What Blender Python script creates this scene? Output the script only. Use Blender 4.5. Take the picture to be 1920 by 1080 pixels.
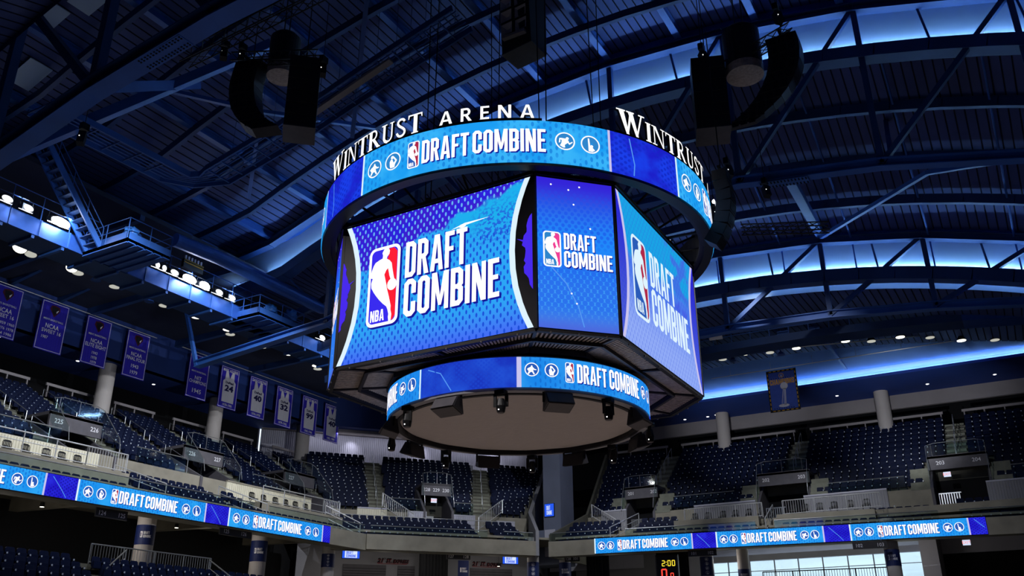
import bpy, bmesh, math, random
from mathutils import Vector, Matrix
from mathutils.geometry import tessellate_polygon
random.seed(7)
for o in list(bpy.data.objects): bpy.data.objects.remove(o)
SC = bpy.context.scene
COL = SC.collection
PI = math.pi
# ---------------------------------------------------------------- camera
# world axes are the axes of the court: origin on the floor under the centre of the scoreboard
F_PX, PITCH, ROLL, YAW = 1684.36, .401, -.0045, math.radians(29.582)
CX, CY, CZ = 14.635, -26.189, 1.70
_X = Vector((math.cos(YAW), math.sin(YAW), 0)); _Y = Vector((-math.sin(YAW), math.cos(YAW), 0)); _Z = Vector((0, 0, 1))
_fw = _Y*math.cos(PITCH)+_Z*math.sin(PITCH); _u0 = -_Y*math.sin(PITCH)+_Z*math.cos(PITCH)
_rt = _X*math.cos(ROLL)+_u0*math.sin(ROLL); _up = -_X*math.sin(ROLL)+_u0*math.cos(ROLL)
cam = bpy.data.cameras.new('camera'); camo = bpy.data.objects.new('camera', cam); COL.objects.link(camo)
M3 = Matrix((_rt, _up, -_fw)).transposed()
camo.matrix_world = Matrix.Translation((CX, CY, CZ)) @ M3.to_4x4()
cam.sensor_width = 36; cam.lens = 36*F_PX/1920; cam.clip_end = 500
SC.camera = camo
# ---------------------------------------------------------------- world, exposure, large lights
SC.view_settings.view_transform = 'Standard'; SC.view_settings.look = 'None'
SC.view_settings.exposure = 0; SC.view_settings.gamma = 1; SC.view_settings.use_curve_mapping = False
W = bpy.data.worlds.new('world'); SC.world = W; W.use_nodes = True
W.node_tree.nodes['Background'].inputs[0].default_value = (.012, .03, .09, 1)
W.node_tree.nodes['Background'].inputs[1].default_value = .5
def light(name, kind, loc, power, color=(1, 1, 1), target=None, size=1, size_y=None, spot=60, blend=.5):
    d = bpy.data.lights.new(name, kind); d.energy = power; d.color = color
    if kind == 'AREA':
        d.size = size
        if size_y: d.shape = 'RECTANGLE'; d.size_y = size_y
    else: d.shadow_soft_size = size
    if kind == 'SPOT': d.spot_size = math.radians(spot); d.spot_blend = blend
    o = bpy.data.objects.new(name, d); COL.objects.link(o); o.location = loc
    if target is not None:
        o.rotation_euler = (Vector(target)-Vector(loc)).to_track_quat('-Z', 'Y').to_euler()
    o['kind'] = 'structure'
    return o
# high arena lamps that light the floor of the bowl (their light comes back up from the boards)
for _x, _y in ((-9, -16), (10, -16), (-9, 14), (10, 14)):
    light('ceiling_light_beam', 'SPOT', (_x, _y, 21.3), 6300, (1, .95, .92), (_x*.4, _y*.4, 0), .04, spot=75)
# stand lamps shifted inward, plus added spots that brighten banners, columns and ledges
for _a, _t, _p, *_c in (((-17, -4, 21.2), (-32, 1, 12.5), 5600), ((-17, 6, 21.2), (-32, 9, 12.5), 5200), ((-17, 16, 21.2), (-32, 19, 12.5), 4800), ((-22, 8, 15), (-38, 6, 22), 1300, 56), ((-22, 16, 15), (-38, 17, 22), 1300, 50), ((-22, 24, 15), (-38, 28, 21.8), 2000, 56), ((2, 28, 15), (.7, 38, 20.3), 260, 24),
               ((-15, 27, 21), (-24, 38, 14), 2400), ((-8, 26, 21), (-20, 36, 12), 2600),
               ((1, 25, 21), (1, 38, 10.5), 5200, 48), ((12, 26, 21), (12, 38, 10.5), 5200, 48), ((-10, 25, 21), (-10, 38, 10.5), 4600, 48), ((3, 20, 21), (3, 44, 16), 500, 70), ((-5, 5, 21), (-20, 27, 9.6), 8500, 46), ((5, 9, 21), (4, 34, 9.6), 8000, 52), ((-4, 0, 21), (-24, 6, 9.5), 5000, 60), ((-3, 30, 13), (-5, 47, 20.6), 3200, 40), ((8, 30, 13), (8, 47, 20.6), 3600, 54)):
    light('stand_fill_spot', 'SPOT', _a, _p, (.9, .94, 1), _t, .03, spot=_c[0] if _c else 95, blend=.9)

# ---------------------------------------------------------------- materials
MATS = {}
def nt(name):
    m = bpy.data.materials.new(name); m.use_nodes = True; m.node_tree.nodes.clear(); MATS[name] = m
    return m, m.node_tree.nodes, m.node_tree.links
def srgb(c):
    if isinstance(c, str):
        c = tuple(int(c[i:i+2], 16)/255 for i in (1, 3, 5))
    return tuple(x/12.92 if x <= .04045 else ((x+.055)/1.055)**2.4 for x in c)
def pm(name, col, rough=.6, metal=0, var=.12, scale=3.0, bump=0, spec=.4, stretch=(1, 1, 1)):
    m, N, L = nt(name); c = srgb(col)
    o = N.new('ShaderNodeOutputMaterial'); b = N.new('ShaderNodeBsdfPrincipled'); L.new(b.outputs[0], o.inputs[0])
    tc = N.new('ShaderNodeTexCoord'); mp = N.new('ShaderNodeMapping'); mp.inputs['Scale'].default_value = stretch
    n = N.new('ShaderNodeTexNoise'); n.inputs['Scale'].default_value = scale; n.inputs['Detail'].default_value = 4
    L.new(tc.outputs['Object'], mp.inputs[0]); L.new(mp.outputs[0], n.inputs['Vector'])
    r = N.new('ShaderNodeValToRGB'); r.color_ramp.elements[0].position = .3; r.color_ramp.elements[1].position = .7
    r.color_ramp.elements[0].color = (*[x*(1-var) for x in c], 1); r.color_ramp.elements[1].color = (*[min(1, x*(1+var)) for x in c], 1)
    L.new(n.outputs[0], r.inputs[0]); L.new(r.outputs[0], b.inputs['Base Color'])
    b.inputs['Roughness'].default_value = rough; b.inputs['Metallic'].default_value = metal
    b.inputs['Specular IOR Level'].default_value = spec
    if bump:
        bp = N.new('ShaderNodeBump'); bp.inputs['Strength'].default_value = bump; bp.inputs['Distance'].default_value = .05
        L.new(n.outputs[0], bp.inputs['Height']); L.new(bp.outputs[0], b.inputs['Normal'])
    return m
def em(name, col, s=1.0, sample=False):
    m, N, L = nt(name); o = N.new('ShaderNodeOutputMaterial'); e = N.new('ShaderNodeEmission')
    e.inputs[0].default_value = (*srgb(col), 1); e.inputs[1].default_value = s; L.new(e.outputs[0], o.inputs[0])
    if not sample: m.cycles.emission_sampling = 'NONE'
    return m
def glassy(name, col=(.75, .9, .88), alpha=.14):
    m, N, L = nt(name); o = N.new('ShaderNodeOutputMaterial'); mx = N.new('ShaderNodeMixShader')
    t = N.new('ShaderNodeBsdfTransparent'); t.inputs[0].default_value = (*col, 1)
    g = N.new('ShaderNodeBsdfGlossy'); g.inputs['Roughness'].default_value = .05
    n = N.new('ShaderNodeTexNoise'); n.inputs['Scale'].default_value = 2
    mt = N.new('ShaderNodeMath'); mt.operation = 'MULTIPLY'; mt.inputs[1].default_value = alpha*2
    L.new(n.outputs[0], mt.inputs[0]); L.new(mt.outputs[0], mx.inputs[0])
    L.new(t.outputs[0], mx.inputs[1]); L.new(g.outputs[0], mx.inputs[2]); L.new(mx.outputs[0], o.inputs[0])
    return m
class G:   # small node-math helper for the pictures on the LED boards; uv is in metres
    def __init__(s, name, sample=True):
        s.m, s.N, s.L = nt(name); s.o = s.N.new('ShaderNodeOutputMaterial'); s.e = s.N.new('ShaderNodeEmission')
        s.L.new(s.e.outputs[0], s.o.inputs[0]); uv = s.N.new('ShaderNodeUVMap'); uv.uv_map = 'UVMap'
        sp = s.N.new('ShaderNodeSeparateXYZ'); s.L.new(uv.outputs[0], sp.inputs[0]); s.uv = uv.outputs[0]
        s.x, s.y = sp.outputs[0], sp.outputs[1]
        if not sample: s.m.cycles.emission_sampling = 'NONE'
    def put(s, i, v):
        if isinstance(v, (int, float)): i.default_value = v
        elif isinstance(v, tuple): i.default_value = (*v, 1)
        else: s.L.new(v, i)
    def f(s, op, a, b=0, c=0):
        n = s.N.new('ShaderNodeMath'); n.operation = op
        for k, v in enumerate((a, b, c)): s.put(n.inputs[k], v)
        return n.outputs[0]
    def mix(s, k, a, b):
        n = s.N.new('ShaderNodeMix'); n.data_type = 'RGBA'; s.put(n.inputs[0], k)
        s.put(n.inputs[6], srgb(a) if isinstance(a, str) else a); s.put(n.inputs[7], srgb(b) if isinstance(b, str) else b)
        return n.outputs[2]
    def step(s, v, a, b):
        n = s.N.new('ShaderNodeMapRange'); n.interpolation_type = 'SMOOTHSTEP'; s.put(n.inputs[0], v)
        n.inputs[1].default_value = a; n.inputs[2].default_value = b; return n.outputs[0]
    def noise(s, sc, det=3):
        n = s.N.new('ShaderNodeTexNoise'); n.inputs['Scale'].default_value = sc; n.inputs['Detail'].default_value = det
        s.L.new(s.uv, n.inputs['Vector']); return n.outputs[0]
    def grid(s, px, py, rx, ry, ox, oy):
        a = s.f('SUBTRACT', s.f('FRACT', s.f('ADD', s.f('DIVIDE', s.x, px), ox)), .5); b = s.f('SUBTRACT', s.f('FRACT', s.f('ADD', s.f('DIVIDE', s.y, py), oy)), .5)
        a = s.f('MULTIPLY', a, px/rx); b = s.f('MULTIPLY', b, py/ry)
        return s.f('LESS_THAN', s.f('ADD', s.f('MULTIPLY', a, a), s.f('MULTIPLY', b, b)), 1)
    def dots(s, px, py, rx, ry): return s.f('MAXIMUM', s.grid(px, py, rx, ry, 100, 100), s.grid(px, py, rx, ry, 100.5, 100.5))
    def done(s, c, k=1.0): s.put(s.e.inputs[0], c); s.e.inputs[1].default_value = k; return s.m

def make_mats():
    pm('steel_blue', '#275299', .5, .0, .15, .6)
    pm('steel_navy', '#1b396a', .55, 0, .2, .5)
    pm('deck_navy', '#35457a', .7, 0, .22, .35, stretch=(1, .2, 1))
    pm('deck_groove', '#141c3a', .8)
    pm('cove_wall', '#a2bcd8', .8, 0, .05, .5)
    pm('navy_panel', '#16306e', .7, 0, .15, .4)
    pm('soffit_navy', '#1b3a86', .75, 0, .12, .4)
    pm('dark_panel', '#1a2138', .8, 0, .2, .4)
    pm('black_void', '#08080c', .95, 0, .2)
    pm('black_paint', '#101014', .45, .2)
    pm('black_frame', '#15131a', .5, .3)
    pm('black_cloth', '#0e0e12', .9, 0, .3, 6, stretch=(6, 1, 1))
    pm('speaker_black', '#232228', .5, .1)
    pm('speaker_grey', '#4c484c', .6)
    pm('grille_back', '#3a3432', .7); pm('grille', '#a89c96', .6, .0, .25, 8)
    pm('bracket_dark', '#221f2c', .5, .3)
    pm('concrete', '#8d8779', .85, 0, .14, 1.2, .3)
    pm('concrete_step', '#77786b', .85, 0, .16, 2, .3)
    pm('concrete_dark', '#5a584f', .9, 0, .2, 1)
    pm('column_white', '#b5aeaa', .7, 0, .04, 1)
    pm('beam_grey', '#908a8c', .8, 0, .06, 1)
    pm('wall_light', '#b4b3c0', .7, 0, .05, 1)
    pm('wall_grey', '#8b8a90', .8, 0, .06, 1)
    pm('pier_grey', '#6a7084', .8, 0, .08, .6)
    pm('cream_slat', '#d8d2bd', .7, 0, .05, 1)
    pm('rail_white', '#d0d0d2', .35, .5, .05)
    pm('rail_steel', '#b6b8ba', .3, .8, .05)
    pm('seat_blue', '#050f2c', .6, 0, .15, 4, spec=.12)
    pm('seat_glint', '#b4bccc', .3, 0, .02)
    pm('chair_black', '#0d0d0f', .5)
    pm('portal_grey', '#57545a', .7, 0, .1)
    pm('sign_dark', '#2c2a2f', .6)
    pm('print_white', '#e6e4ea', .7, 0, .02)
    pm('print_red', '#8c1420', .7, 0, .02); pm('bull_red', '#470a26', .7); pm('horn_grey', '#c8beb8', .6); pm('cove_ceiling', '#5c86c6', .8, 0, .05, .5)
    pm('print_gold', '#d8a028', .6)
    pm('print_navy', '#10104a', .7)
    pm('print_black', '#0a0a14', .7)
    pm('banner_blue', '#2a1fae', .75, 0, .12, 2, .4, stretch=(5, 5, .6))
    pm('banner_gold_blue', '#3a55b0', .75, 0, .08)
    pm('jersey_white', '#cfcdd8', .7, 0, .08, 5, stretch=(6, 6, .5))
    pm('wrap_navy', '#13235a', .6)
    pm('court_wood', '#a89c94', .4, 0, .1, 2)
    pm('lower_cloth', '#aba29e', .85, 0, .06, 3, stretch=(1, 8, 1))
    pm('tarp_blue', '#2f6fc0', .5, 0, .25, 3, .6)
    pm('white_box', '#c8c6ca', .6)
    pm('duct_blue', '#28509c', .4, .3)
    pm('yellow_wire', '#b08a30', .5)
    glassy('guard_glass'); glassy('window_glass', (.9, .97, 1), .2)
    em('white_led', '#ffffff', 1.15); em('sign_white', '#ffffff', 1.2)
    em('logo_blue', '#3a2cf0', 1.0); em('logo_red', '#ff1f35', 1.0)
    em('logo_teal', '#2f86cc', 1.0); em('logo_pink', '#f03f96', 1.0); em('logo_crimson', '#b02848', 1.0); em('logo_steel', '#2a5cb8', 1.0)
    em('shadow_navy', '#1418a0', .9); em('art_edge', '#dff4ff', 1.0); em('art_edge_lilac', '#c9c4ee', 1.0)
    em('splat', '#4a2cf2', .95); em('streak', '#5aa0ff', .9)
    em('lamp_white', '#ffffff', 26, True); em('lamp_soft', '#fffbe8', 2.6); em('lamp_dim', '#d8d8cc', .7); em('flood_white', '#ffffff', 30, True); em('flood_dim', '#f2f6ff', 2.2)
    em('dot_light', '#ffffff', 3)
    em('led_strip', '#a0d0ff', 75, True)
    em('led_strip_soft', '#9ccaff', 26, True)
    em('daylight', '#e2f4ff', 1.5, True); em('tv_blue', '#2a5cf0', 1.0); em('tv_light', '#d8e6ff', 1.0)
    em('digit_yellow', '#ffe23c', 1.1); em('digit_red', '#ff4a3c', 1.1); em('exit_red', '#ff9a9a', 1.0)
    # main display: indigo mesh with pale dots above a sweep, cyan with navy dots below
    def main(name, wash):
        g = G(name); nz = g.noise(1.4); nf = g.noise(9, 2)
        d = g.dots(.235, .33, .034, .072)
        ln = g.f('SUBTRACT', g.f('SUBTRACT', g.y, 13.6), g.f('MULTIPLY', g.f('ADD', g.x, 2.9), .27))
        k = g.step(g.f('ADD', ln, g.f('MULTIPLY', g.f('SUBTRACT', nz, .5), .9)), -.08, .08)
        if not wash:
            low = g.mix(g.step(g.y, 10.3, 11.7), '#4668f6', '#2ca6f6'); low = g.mix(g.f('MULTIPLY', g.step(g.x, -.5, 1.5), g.step(g.y, 13.4, 14.4)), low, '#1eb0ee')
            low = g.mix(g.f('MULTIPLY', g.f('MULTIPLY', g.step(g.x, 1.2, 2.0), g.step(nf, .5, .56)), g.f('MULTIPLY', g.step(g.y, 13.3, 13.7), g.step(g.y, 15.2, 14.2))), low, '#2468dc')
            dk = g.f('MULTIPLY', d, g.f('SUBTRACT', 1, g.f('MULTIPLY', g.step(g.y, 13.7, 14.1), g.step(g.x, .4, 1.0))))
            lowc = g.mix(dk, low, '#1f50d8')
            hi = g.mix(g.step(nz, .4, .6), '#2d22dc', '#3a20d0'); hic = g.mix(d, hi, '#6ab4f4')
            return g.done(g.mix(k, lowc, hic), 1.0)
        base = g.mix(g.step(g.y, 11.0, 13.2), '#93aefc', '#4c7cf0'); base = g.mix(g.step(g.f('ADD', g.y, g.f('MULTIPLY', nz, .8)), 13.7, 14.2), base, '#1ba6ea')  # paler colours paint in the wash-out of a screen seen aslant
        base = g.mix(g.f('MULTIPLY', g.f('MULTIPLY', g.step(nz, .45, .6), g.step(g.x, .2, 1.4)), g.f('MULTIPLY', g.step(g.y, 12.3, 13), .7)), base, '#4a58e8')
        base = g.mix(g.f('MULTIPLY', d, .35), base, '#2f50e0')
        return g.done(base, .95)
    main('display_left', False); main('display_right', True)
    g = G('display_corner'); d = g.dots(.2, .27, .055, .06); big = g.dots(.2, .27, .08, .085)
    c = g.mix(g.step(g.y, 13.2, 15.3), '#2088fa', '#3424d8'); c = g.mix(g.step(g.y, 12.9, 11.6), c, '#3c98f4'); c = g.mix(g.step(g.y, 11.3, 10.4), c, '#4c66dc')
    dd = g.f('MULTIPLY', g.f('ADD', g.f('MULTIPLY', d, g.step(g.y, 12.8, 13.6)), g.f('MULTIPLY', big, g.step(g.y, 12.9, 12.3))), g.f('MULTIPLY', g.step(g.y, 15.1, 14.4), g.step(g.y, 10.5, 11.3)))
    g.done(g.mix(g.f('MULTIPLY', dd, .62), c, '#1c50e8'))
    g = G('display_side'); c = g.mix(g.step(g.y, 10.5, 15), '#4f62e0', '#2c2ad8'); c = g.mix(g.f('MULTIPLY', g.dots(.2, .27, .05, .05), .4), c, '#2a3cf0'); g.done(c, .9)
    def ribbon(name, a, b, dc, px, py, rx, ry, k=1.0):
        g = G(name, sample=name.startswith('ring')); n = g.noise(1.1); c = g.mix(g.step(n, .35, .65), a, b)
        d = g.f('MULTIPLY', g.dots(px, py, rx, ry), g.step(g.noise(.8), .38, .5)); g.done(g.mix(g.f('MULTIPLY', d, .8), c, dc), k)
    ribbon('ring_cyan', '#1c9ef4', '#38b4fa', '#1880dc', .36, .26, .045, .085)
    ribbon('ring_indigo', '#1c1ec8', '#1a3ee8', '#1228c0', .3, .2, .06, .05)
    ribbon('ribbon_cyan', '#1c90ee', '#2ea6f6', '#186cd4', .3, .2, .035, .07)
    ribbon('ribbon_indigo', '#2018c8', '#2a2ee0', '#140f90', .22, .16, .035, .035)
    ribbon('low_cyan', '#1a86ea', '#2c98f0', '#176cd0', .3, .22, .03, .07)
    ribbon('low_indigo', '#1a34bc', '#2250d4', '#1c44cc', .16, .14, .035, .035)
    # corrugated metal wall
make_mats()

# ---------------------------------------------------------------- mesh builder
class MB:
    def __init__(s): s.v = []; s.f = []; s.m = []; s.uv = {}; s.mats = []
    def mi(s, m):
        if m not in s.mats: s.mats.append(m)
        return s.mats.index(m)
    def add(s, vs, fs, m, uvs=None):
        b = len(s.v); s.v += [tuple(x) for x in vs]; k = s.mi(m)
        for f in fs:
            if uvs: s.uv[len(s.f)] = [uvs[i] for i in f]
            s.f.append([b+i for i in f]); s.m.append(k)
    def hexa(s, p, m):   # 8 points: bottom 4, top 4
        s.add(p, [(3, 2, 1, 0), (4, 5, 6, 7), (0, 1, 5, 4), (1, 2, 6, 5), (2, 3, 7, 6), (3, 0, 4, 7)], m)
    def box(s, x0, x1, y0, y1, z0, z1, m, fr=None):
        p = [(x0, y0, z0), (x1, y0, z0), (x1, y1, z0), (x0, y1, z0), (x0, y0, z1), (x1, y0, z1), (x1, y1, z1), (x0, y1, z1)]
        if fr: p = [fr(*q) for q in p]
        s.hexa(p, m)
    def beam(s, a, b, w, h, m, up=(0, 0, 1)):
        a = Vector(a); b = Vector(b); d = (b-a).normalized(); u = Vector(up)
        if abs(d.dot(u)) > .98: u = Vector((1, 0, 0))
        r = d.cross(u).normalized()*w/2; t = r.normalized().cross(d).normalized()*h/2
        s.hexa([a-r-t, a+r-t, b+r-t, b-r-t, a-r+t, a+r+t, b+r+t, b-r+t], m)
    def ibeam(s, a, b, w, h, m, up=(0, 0, 1)):
        a = Vector(a); b = Vector(b); u = Vector((0, 0, 1)); d = (b-a).normalized()
        r = d.cross(u).normalized(); t = r.cross(d).normalized()
        s.beam(a, b, w*.18, h, m); s.beam(a-t*h/2, b-t*h/2, w, h*.12, m); s.beam(a+t*h/2, b+t*h/2, w, h*.12, m)
    def tube(s, pts, r, m, n=6, cap=True, closed=False):
        pts = [Vector(p) for p in pts]; k = len(pts); rings = []
        for i, p in enumerate(pts):
            if closed: d = pts[(i+1) % k]-pts[i-1]
            else: d = (pts[min(i+1, k-1)]-pts[max(i-1, 0)])
            d.normalize(); u = Vector((0, 0, 1)) if abs(d.z) < .95 else Vector((1, 0, 0))
            a = d.cross(u).normalized(); b = a.cross(d)
            rings.append([p+a*r*math.cos(2*PI*j/n)+b*r*math.sin(2*PI*j/n) for j in range(n)])
        vs = [v for R in rings for v in R]; fs = []
        for i in range(k if closed else k-1):
            q = (i+1) % k
            for j in range(n): fs.append((i*n+j, i*n+(j+1) % n, q*n+(j+1) % n, q*n+j))
        if cap and not closed: fs += [tuple(range(n))[::-1], tuple((k-1)*n+j for j in range(n))]
        s.add(vs, fs, m)
    def cyl(s, c, r0, r1, z0, z1, m, n=20, fr=None):
        vs = [(c[0]+r0*math.cos(2*PI*j/n), c[1]+r0*math.sin(2*PI*j/n), z0) for j in range(n)]+[(c[0]+r1*math.cos(2*PI*j/n), c[1]+r1*math.sin(2*PI*j/n), z1) for j in range(n)]
        if fr: vs = [fr(*q) for q in vs]
        s.add(vs, [(j, (j+1) % n, n+(j+1) % n, n+j) for j in range(n)]+[tuple(range(n))[::-1], tuple(range(n, 2*n))], m)
    def quad(s, a, b, c, d, m): s.add([a, b, c, d], [(0, 1, 2, 3)], m)
    def build(s, name, parent=None, kind=None, loc=None):
        me = bpy.data.meshes.new(name); off = Vector(loc) if loc else Vector((0, 0, 0))
        me.from_pydata([tuple(Vector(v)-off) for v in s.v], [], s.f)
        for m in s.mats: me.materials.append(MATS[m])
        me.polygons.foreach_set('material_index', s.m)
        if s.uv:
            uvl = me.uv_layers.new(name='UVMap')
            for i, p in enumerate(me.polygons):
                if i in s.uv:
                    for li, c in zip(p.loop_indices, s.uv[i]): uvl.data[li].uv = c
        me.update()
        o = bpy.data.objects.new(name, me); COL.objects.link(o)
        if loc: o.location = off
        if parent: o.parent = parent; o.matrix_parent_inverse = parent.matrix_basis.inverted()
        if kind: o['kind'] = kind
        return o
def tag(o, label, cat, group=None, kind=None):
    o['label'] = label; o['category'] = cat
    if group: o['group'] = group
    if kind: o['kind'] = kind
    return o
def thing(name, label, cat, loc, group=None):
    o = bpy.data.objects.new(name, None); COL.objects.link(o); o.location = loc; o.empty_display_size = .2
    return tag(o, label, cat, group)
ORD = ['first', 'second', 'third', 'fourth', 'fifth', 'sixth', 'seventh', 'eighth', 'ninth', 'tenth', 'eleventh', 'twelfth', 'thirteenth', 'fourteenth', 'fifteenth', 'sixteenth']

# ---------------------------------------------------------------- flat art: lettering, marks
def stroke(pts, w, closed=False):
    """quads along a polyline with mitred joints"""
    n = len(pts); L = []; R = []
    for i in range(n):
        a = pts[i-1] if (i > 0 or closed) else None; b = pts[i]; c = pts[(i+1) % n] if (i < n-1 or closed) else None
        def nn(p, q):
            dx, dy = q[0]-p[0], q[1]-p[1]; l = math.hypot(dx, dy) or 1; return (-dy/l, dx/l)
        if a is None: m = nn(b, c); k = 1
        elif c is None: m = nn(a, b); k = 1
        else:
            n1, n2 = nn(a, b), nn(b, c); m = (n1[0]+n2[0], n1[1]+n2[1]); l = math.hypot(*m) or 1e-6; m = (m[0]/l, m[1]/l)
            k = min(2.2, 1/max(.2, m[0]*n1[0]+m[1]*n1[1]))
        L.append((b[0]+m[0]*w/2*k, b[1]+m[1]*w/2*k)); R.append((b[0]-m[0]*w/2*k, b[1]-m[1]*w/2*k))
    return [[L[i], R[i], R[(i+1) % n], L[(i+1) % n]] for i in range(n if closed else n-1)]
def rrect(x0, x1, y0, y1, r, n=6):
    P = []
    for cx, cy, a in ((x1-r, y0+r, -90), (x1-r, y1-r, 0), (x0+r, y1-r, 90), (x0+r, y0+r, 180)):
        P += [(cx+r*math.cos(math.radians(a+90*k/n)), cy+r*math.sin(math.radians(a+90*k/n))) for k in range(n+1)]
    return P
def circ(cx, cy, r, n=24, ry=None): return [(cx+r*math.cos(2*PI*k/n), cy+(ry or r)*math.sin(2*PI*k/n)) for k in range(n)]
def ringq(cx, cy, r, w, n=28): return stroke([(cx+r*math.cos(2*PI*k/n), cy+r*math.sin(2*PI*k/n)) for k in range(n)], w, True)
def glyph(ch):   # condensed heavy capitals, height 1: (polys, width)
    w, t = .36, .135; h = t/2; c = .07
    def loop(x0, x1, y0, y1, cc=c): return stroke([(x0+cc, y0), (x1-cc, y0), (x1, y0+cc), (x1, y1-cc), (x1-cc, y1), (x0+cc, y1), (x0, y1-cc), (x0, y0+cc)], t, True)
    if ch == 'D': return stroke([(h, h), (w-h-c, h), (w-h, h+c), (w-h, 1-h-c), (w-h-c, 1-h), (h, 1-h)], t, True), w
    if ch == 'O': return loop(h, w-h, h, 1-h), w
    if ch == 'C': return stroke([(w-h, .38), (w-h, h+c), (w-h-c, h), (h+c, h), (h, h+c), (h, 1-h-c), (h+c, 1-h), (w-h-c, 1-h), (w-h, 1-h-c), (w-h, .6)], t), w
    if ch == 'R': return stroke([(h, 0), (h, 1-h), (w-h-c, 1-h), (w-h, 1-h-c), (w-h, .5+c), (w-h-c, .5), (h, .5)], t)+[[(.15, .5), (.27, .5), (w+.03, 0), (w-.12, 0)]], w+.02
    if ch == 'P': return stroke([(h, 0), (h, 1-h), (w-h-c, 1-h), (w-h, 1-h-c), (w-h, .5+c), (w-h-c, .5), (h, .5)], t), w
    if ch == 'A': return [[(0, 0), (.14, 0), (.245, 1), (.13, 1)], [(.205, 1), (.30, 1), (.43, 0), (.29, 0)], [(.1, .2), (.33, .2), (.32, .32), (.12, .32)]], .43
    if ch == 'F': return [[(0, 0), (t, 0), (t, 1), (0, 1)], [(t, .87), (.31, .87), (.31, 1), (t, 1)], [(t, .45), (.28, .45), (.28, .57), (t, .57)]], .31
    if ch == 'E': return [[(0, 0), (t, 0), (t, 1), (0, 1)], [(t, .87), (.31, .87), (.31, 1), (t, 1)], [(t, .45), (.28, .45), (.28, .57), (t, .57)], [(t, 0), (.31, 0), (.31, .13), (t, .13)]], .31
    if ch == 'T': return [[(.11, 0), (.11+t, 0), (.11+t, .88), (.11, .88)], [(0, .87), (.36, .87), (.36, 1), (0, 1)]], .36
    if ch == 'I': return [[(0, 0), (t, 0), (t, 1), (0, 1)]], t
    if ch == 'H': return [[(0, 0), (t, 0), (t, 1), (0, 1)], [(w-t, 0), (w, 0), (w, 1), (w-t, 1)], [(t, .43), (w-t, .43), (w-t, .57), (t, .57)]], w
    if ch == 'S': return stroke([(h, .34), (h, h+c), (h+c, h), (w-h-c, h), (w-h, h+c), (w-h, .42), (w-h-c, .5), (h+c, .5), (h, .58), (h, 1-h-c), (h+c, 1-h), (w-h-c, 1-h), (w-h, 1-h-c), (w-h, .66)], t), w
    if ch == 'N': return [[(0, 0), (.12, 0), (.12, 1), (0, 1)], [(.27, 0), (.39, 0), (.39, 1), (.27, 1)], [(0, 1), (.14, 1), (.39, 0), (.25, 0)]], .39
    if ch == 'M': return [[(0, 0), (.12, 0), (.12, 1), (0, 1)], [(.38, 0), (.5, 0), (.5, 1), (.38, 1)], [(0, 1), (.15, 1), (.29, .12), (.21, .12)], [(.35, 1), (.5, 1), (.29, .12), (.21, .12)]], .5
    if ch == 'B': return stroke([(h, h), (w-h-c, h), (w-h, h+c), (w-h, .5-c), (w-h-c, .5), (w-h, .5+c), (w-h, 1-h-c), (w-h-c, 1-h), (h, 1-h)], t, True)+[[(t, .44), (.26, .44), (.26, .56), (t, .56)]], w
    return [], .16
def textline(s, x0, x1, z0, z1, fn=None, gap=.06):
    fn = fn or glyph; W_ = 0; out = []
    for ch in s:
        ps, w = fn(ch); out.append((ps, W_)); W_ += w+gap
    W_ -= gap; sx = (x1-x0)/W_; sz = z1-z0
    return [[(x0+(px_+o)*sx, z0+pz_*sz) for px_, pz_ in p] for ps, o in out for p in ps]
def arc(cx, cy, rx, ry, a0, a1, n=8): return [(cx+rx*math.cos(math.radians(a0+(a1-a0)*k/n)), cy+ry*math.sin(math.radians(a0+(a1-a0)*k/n))) for k in range(n+1)]
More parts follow.
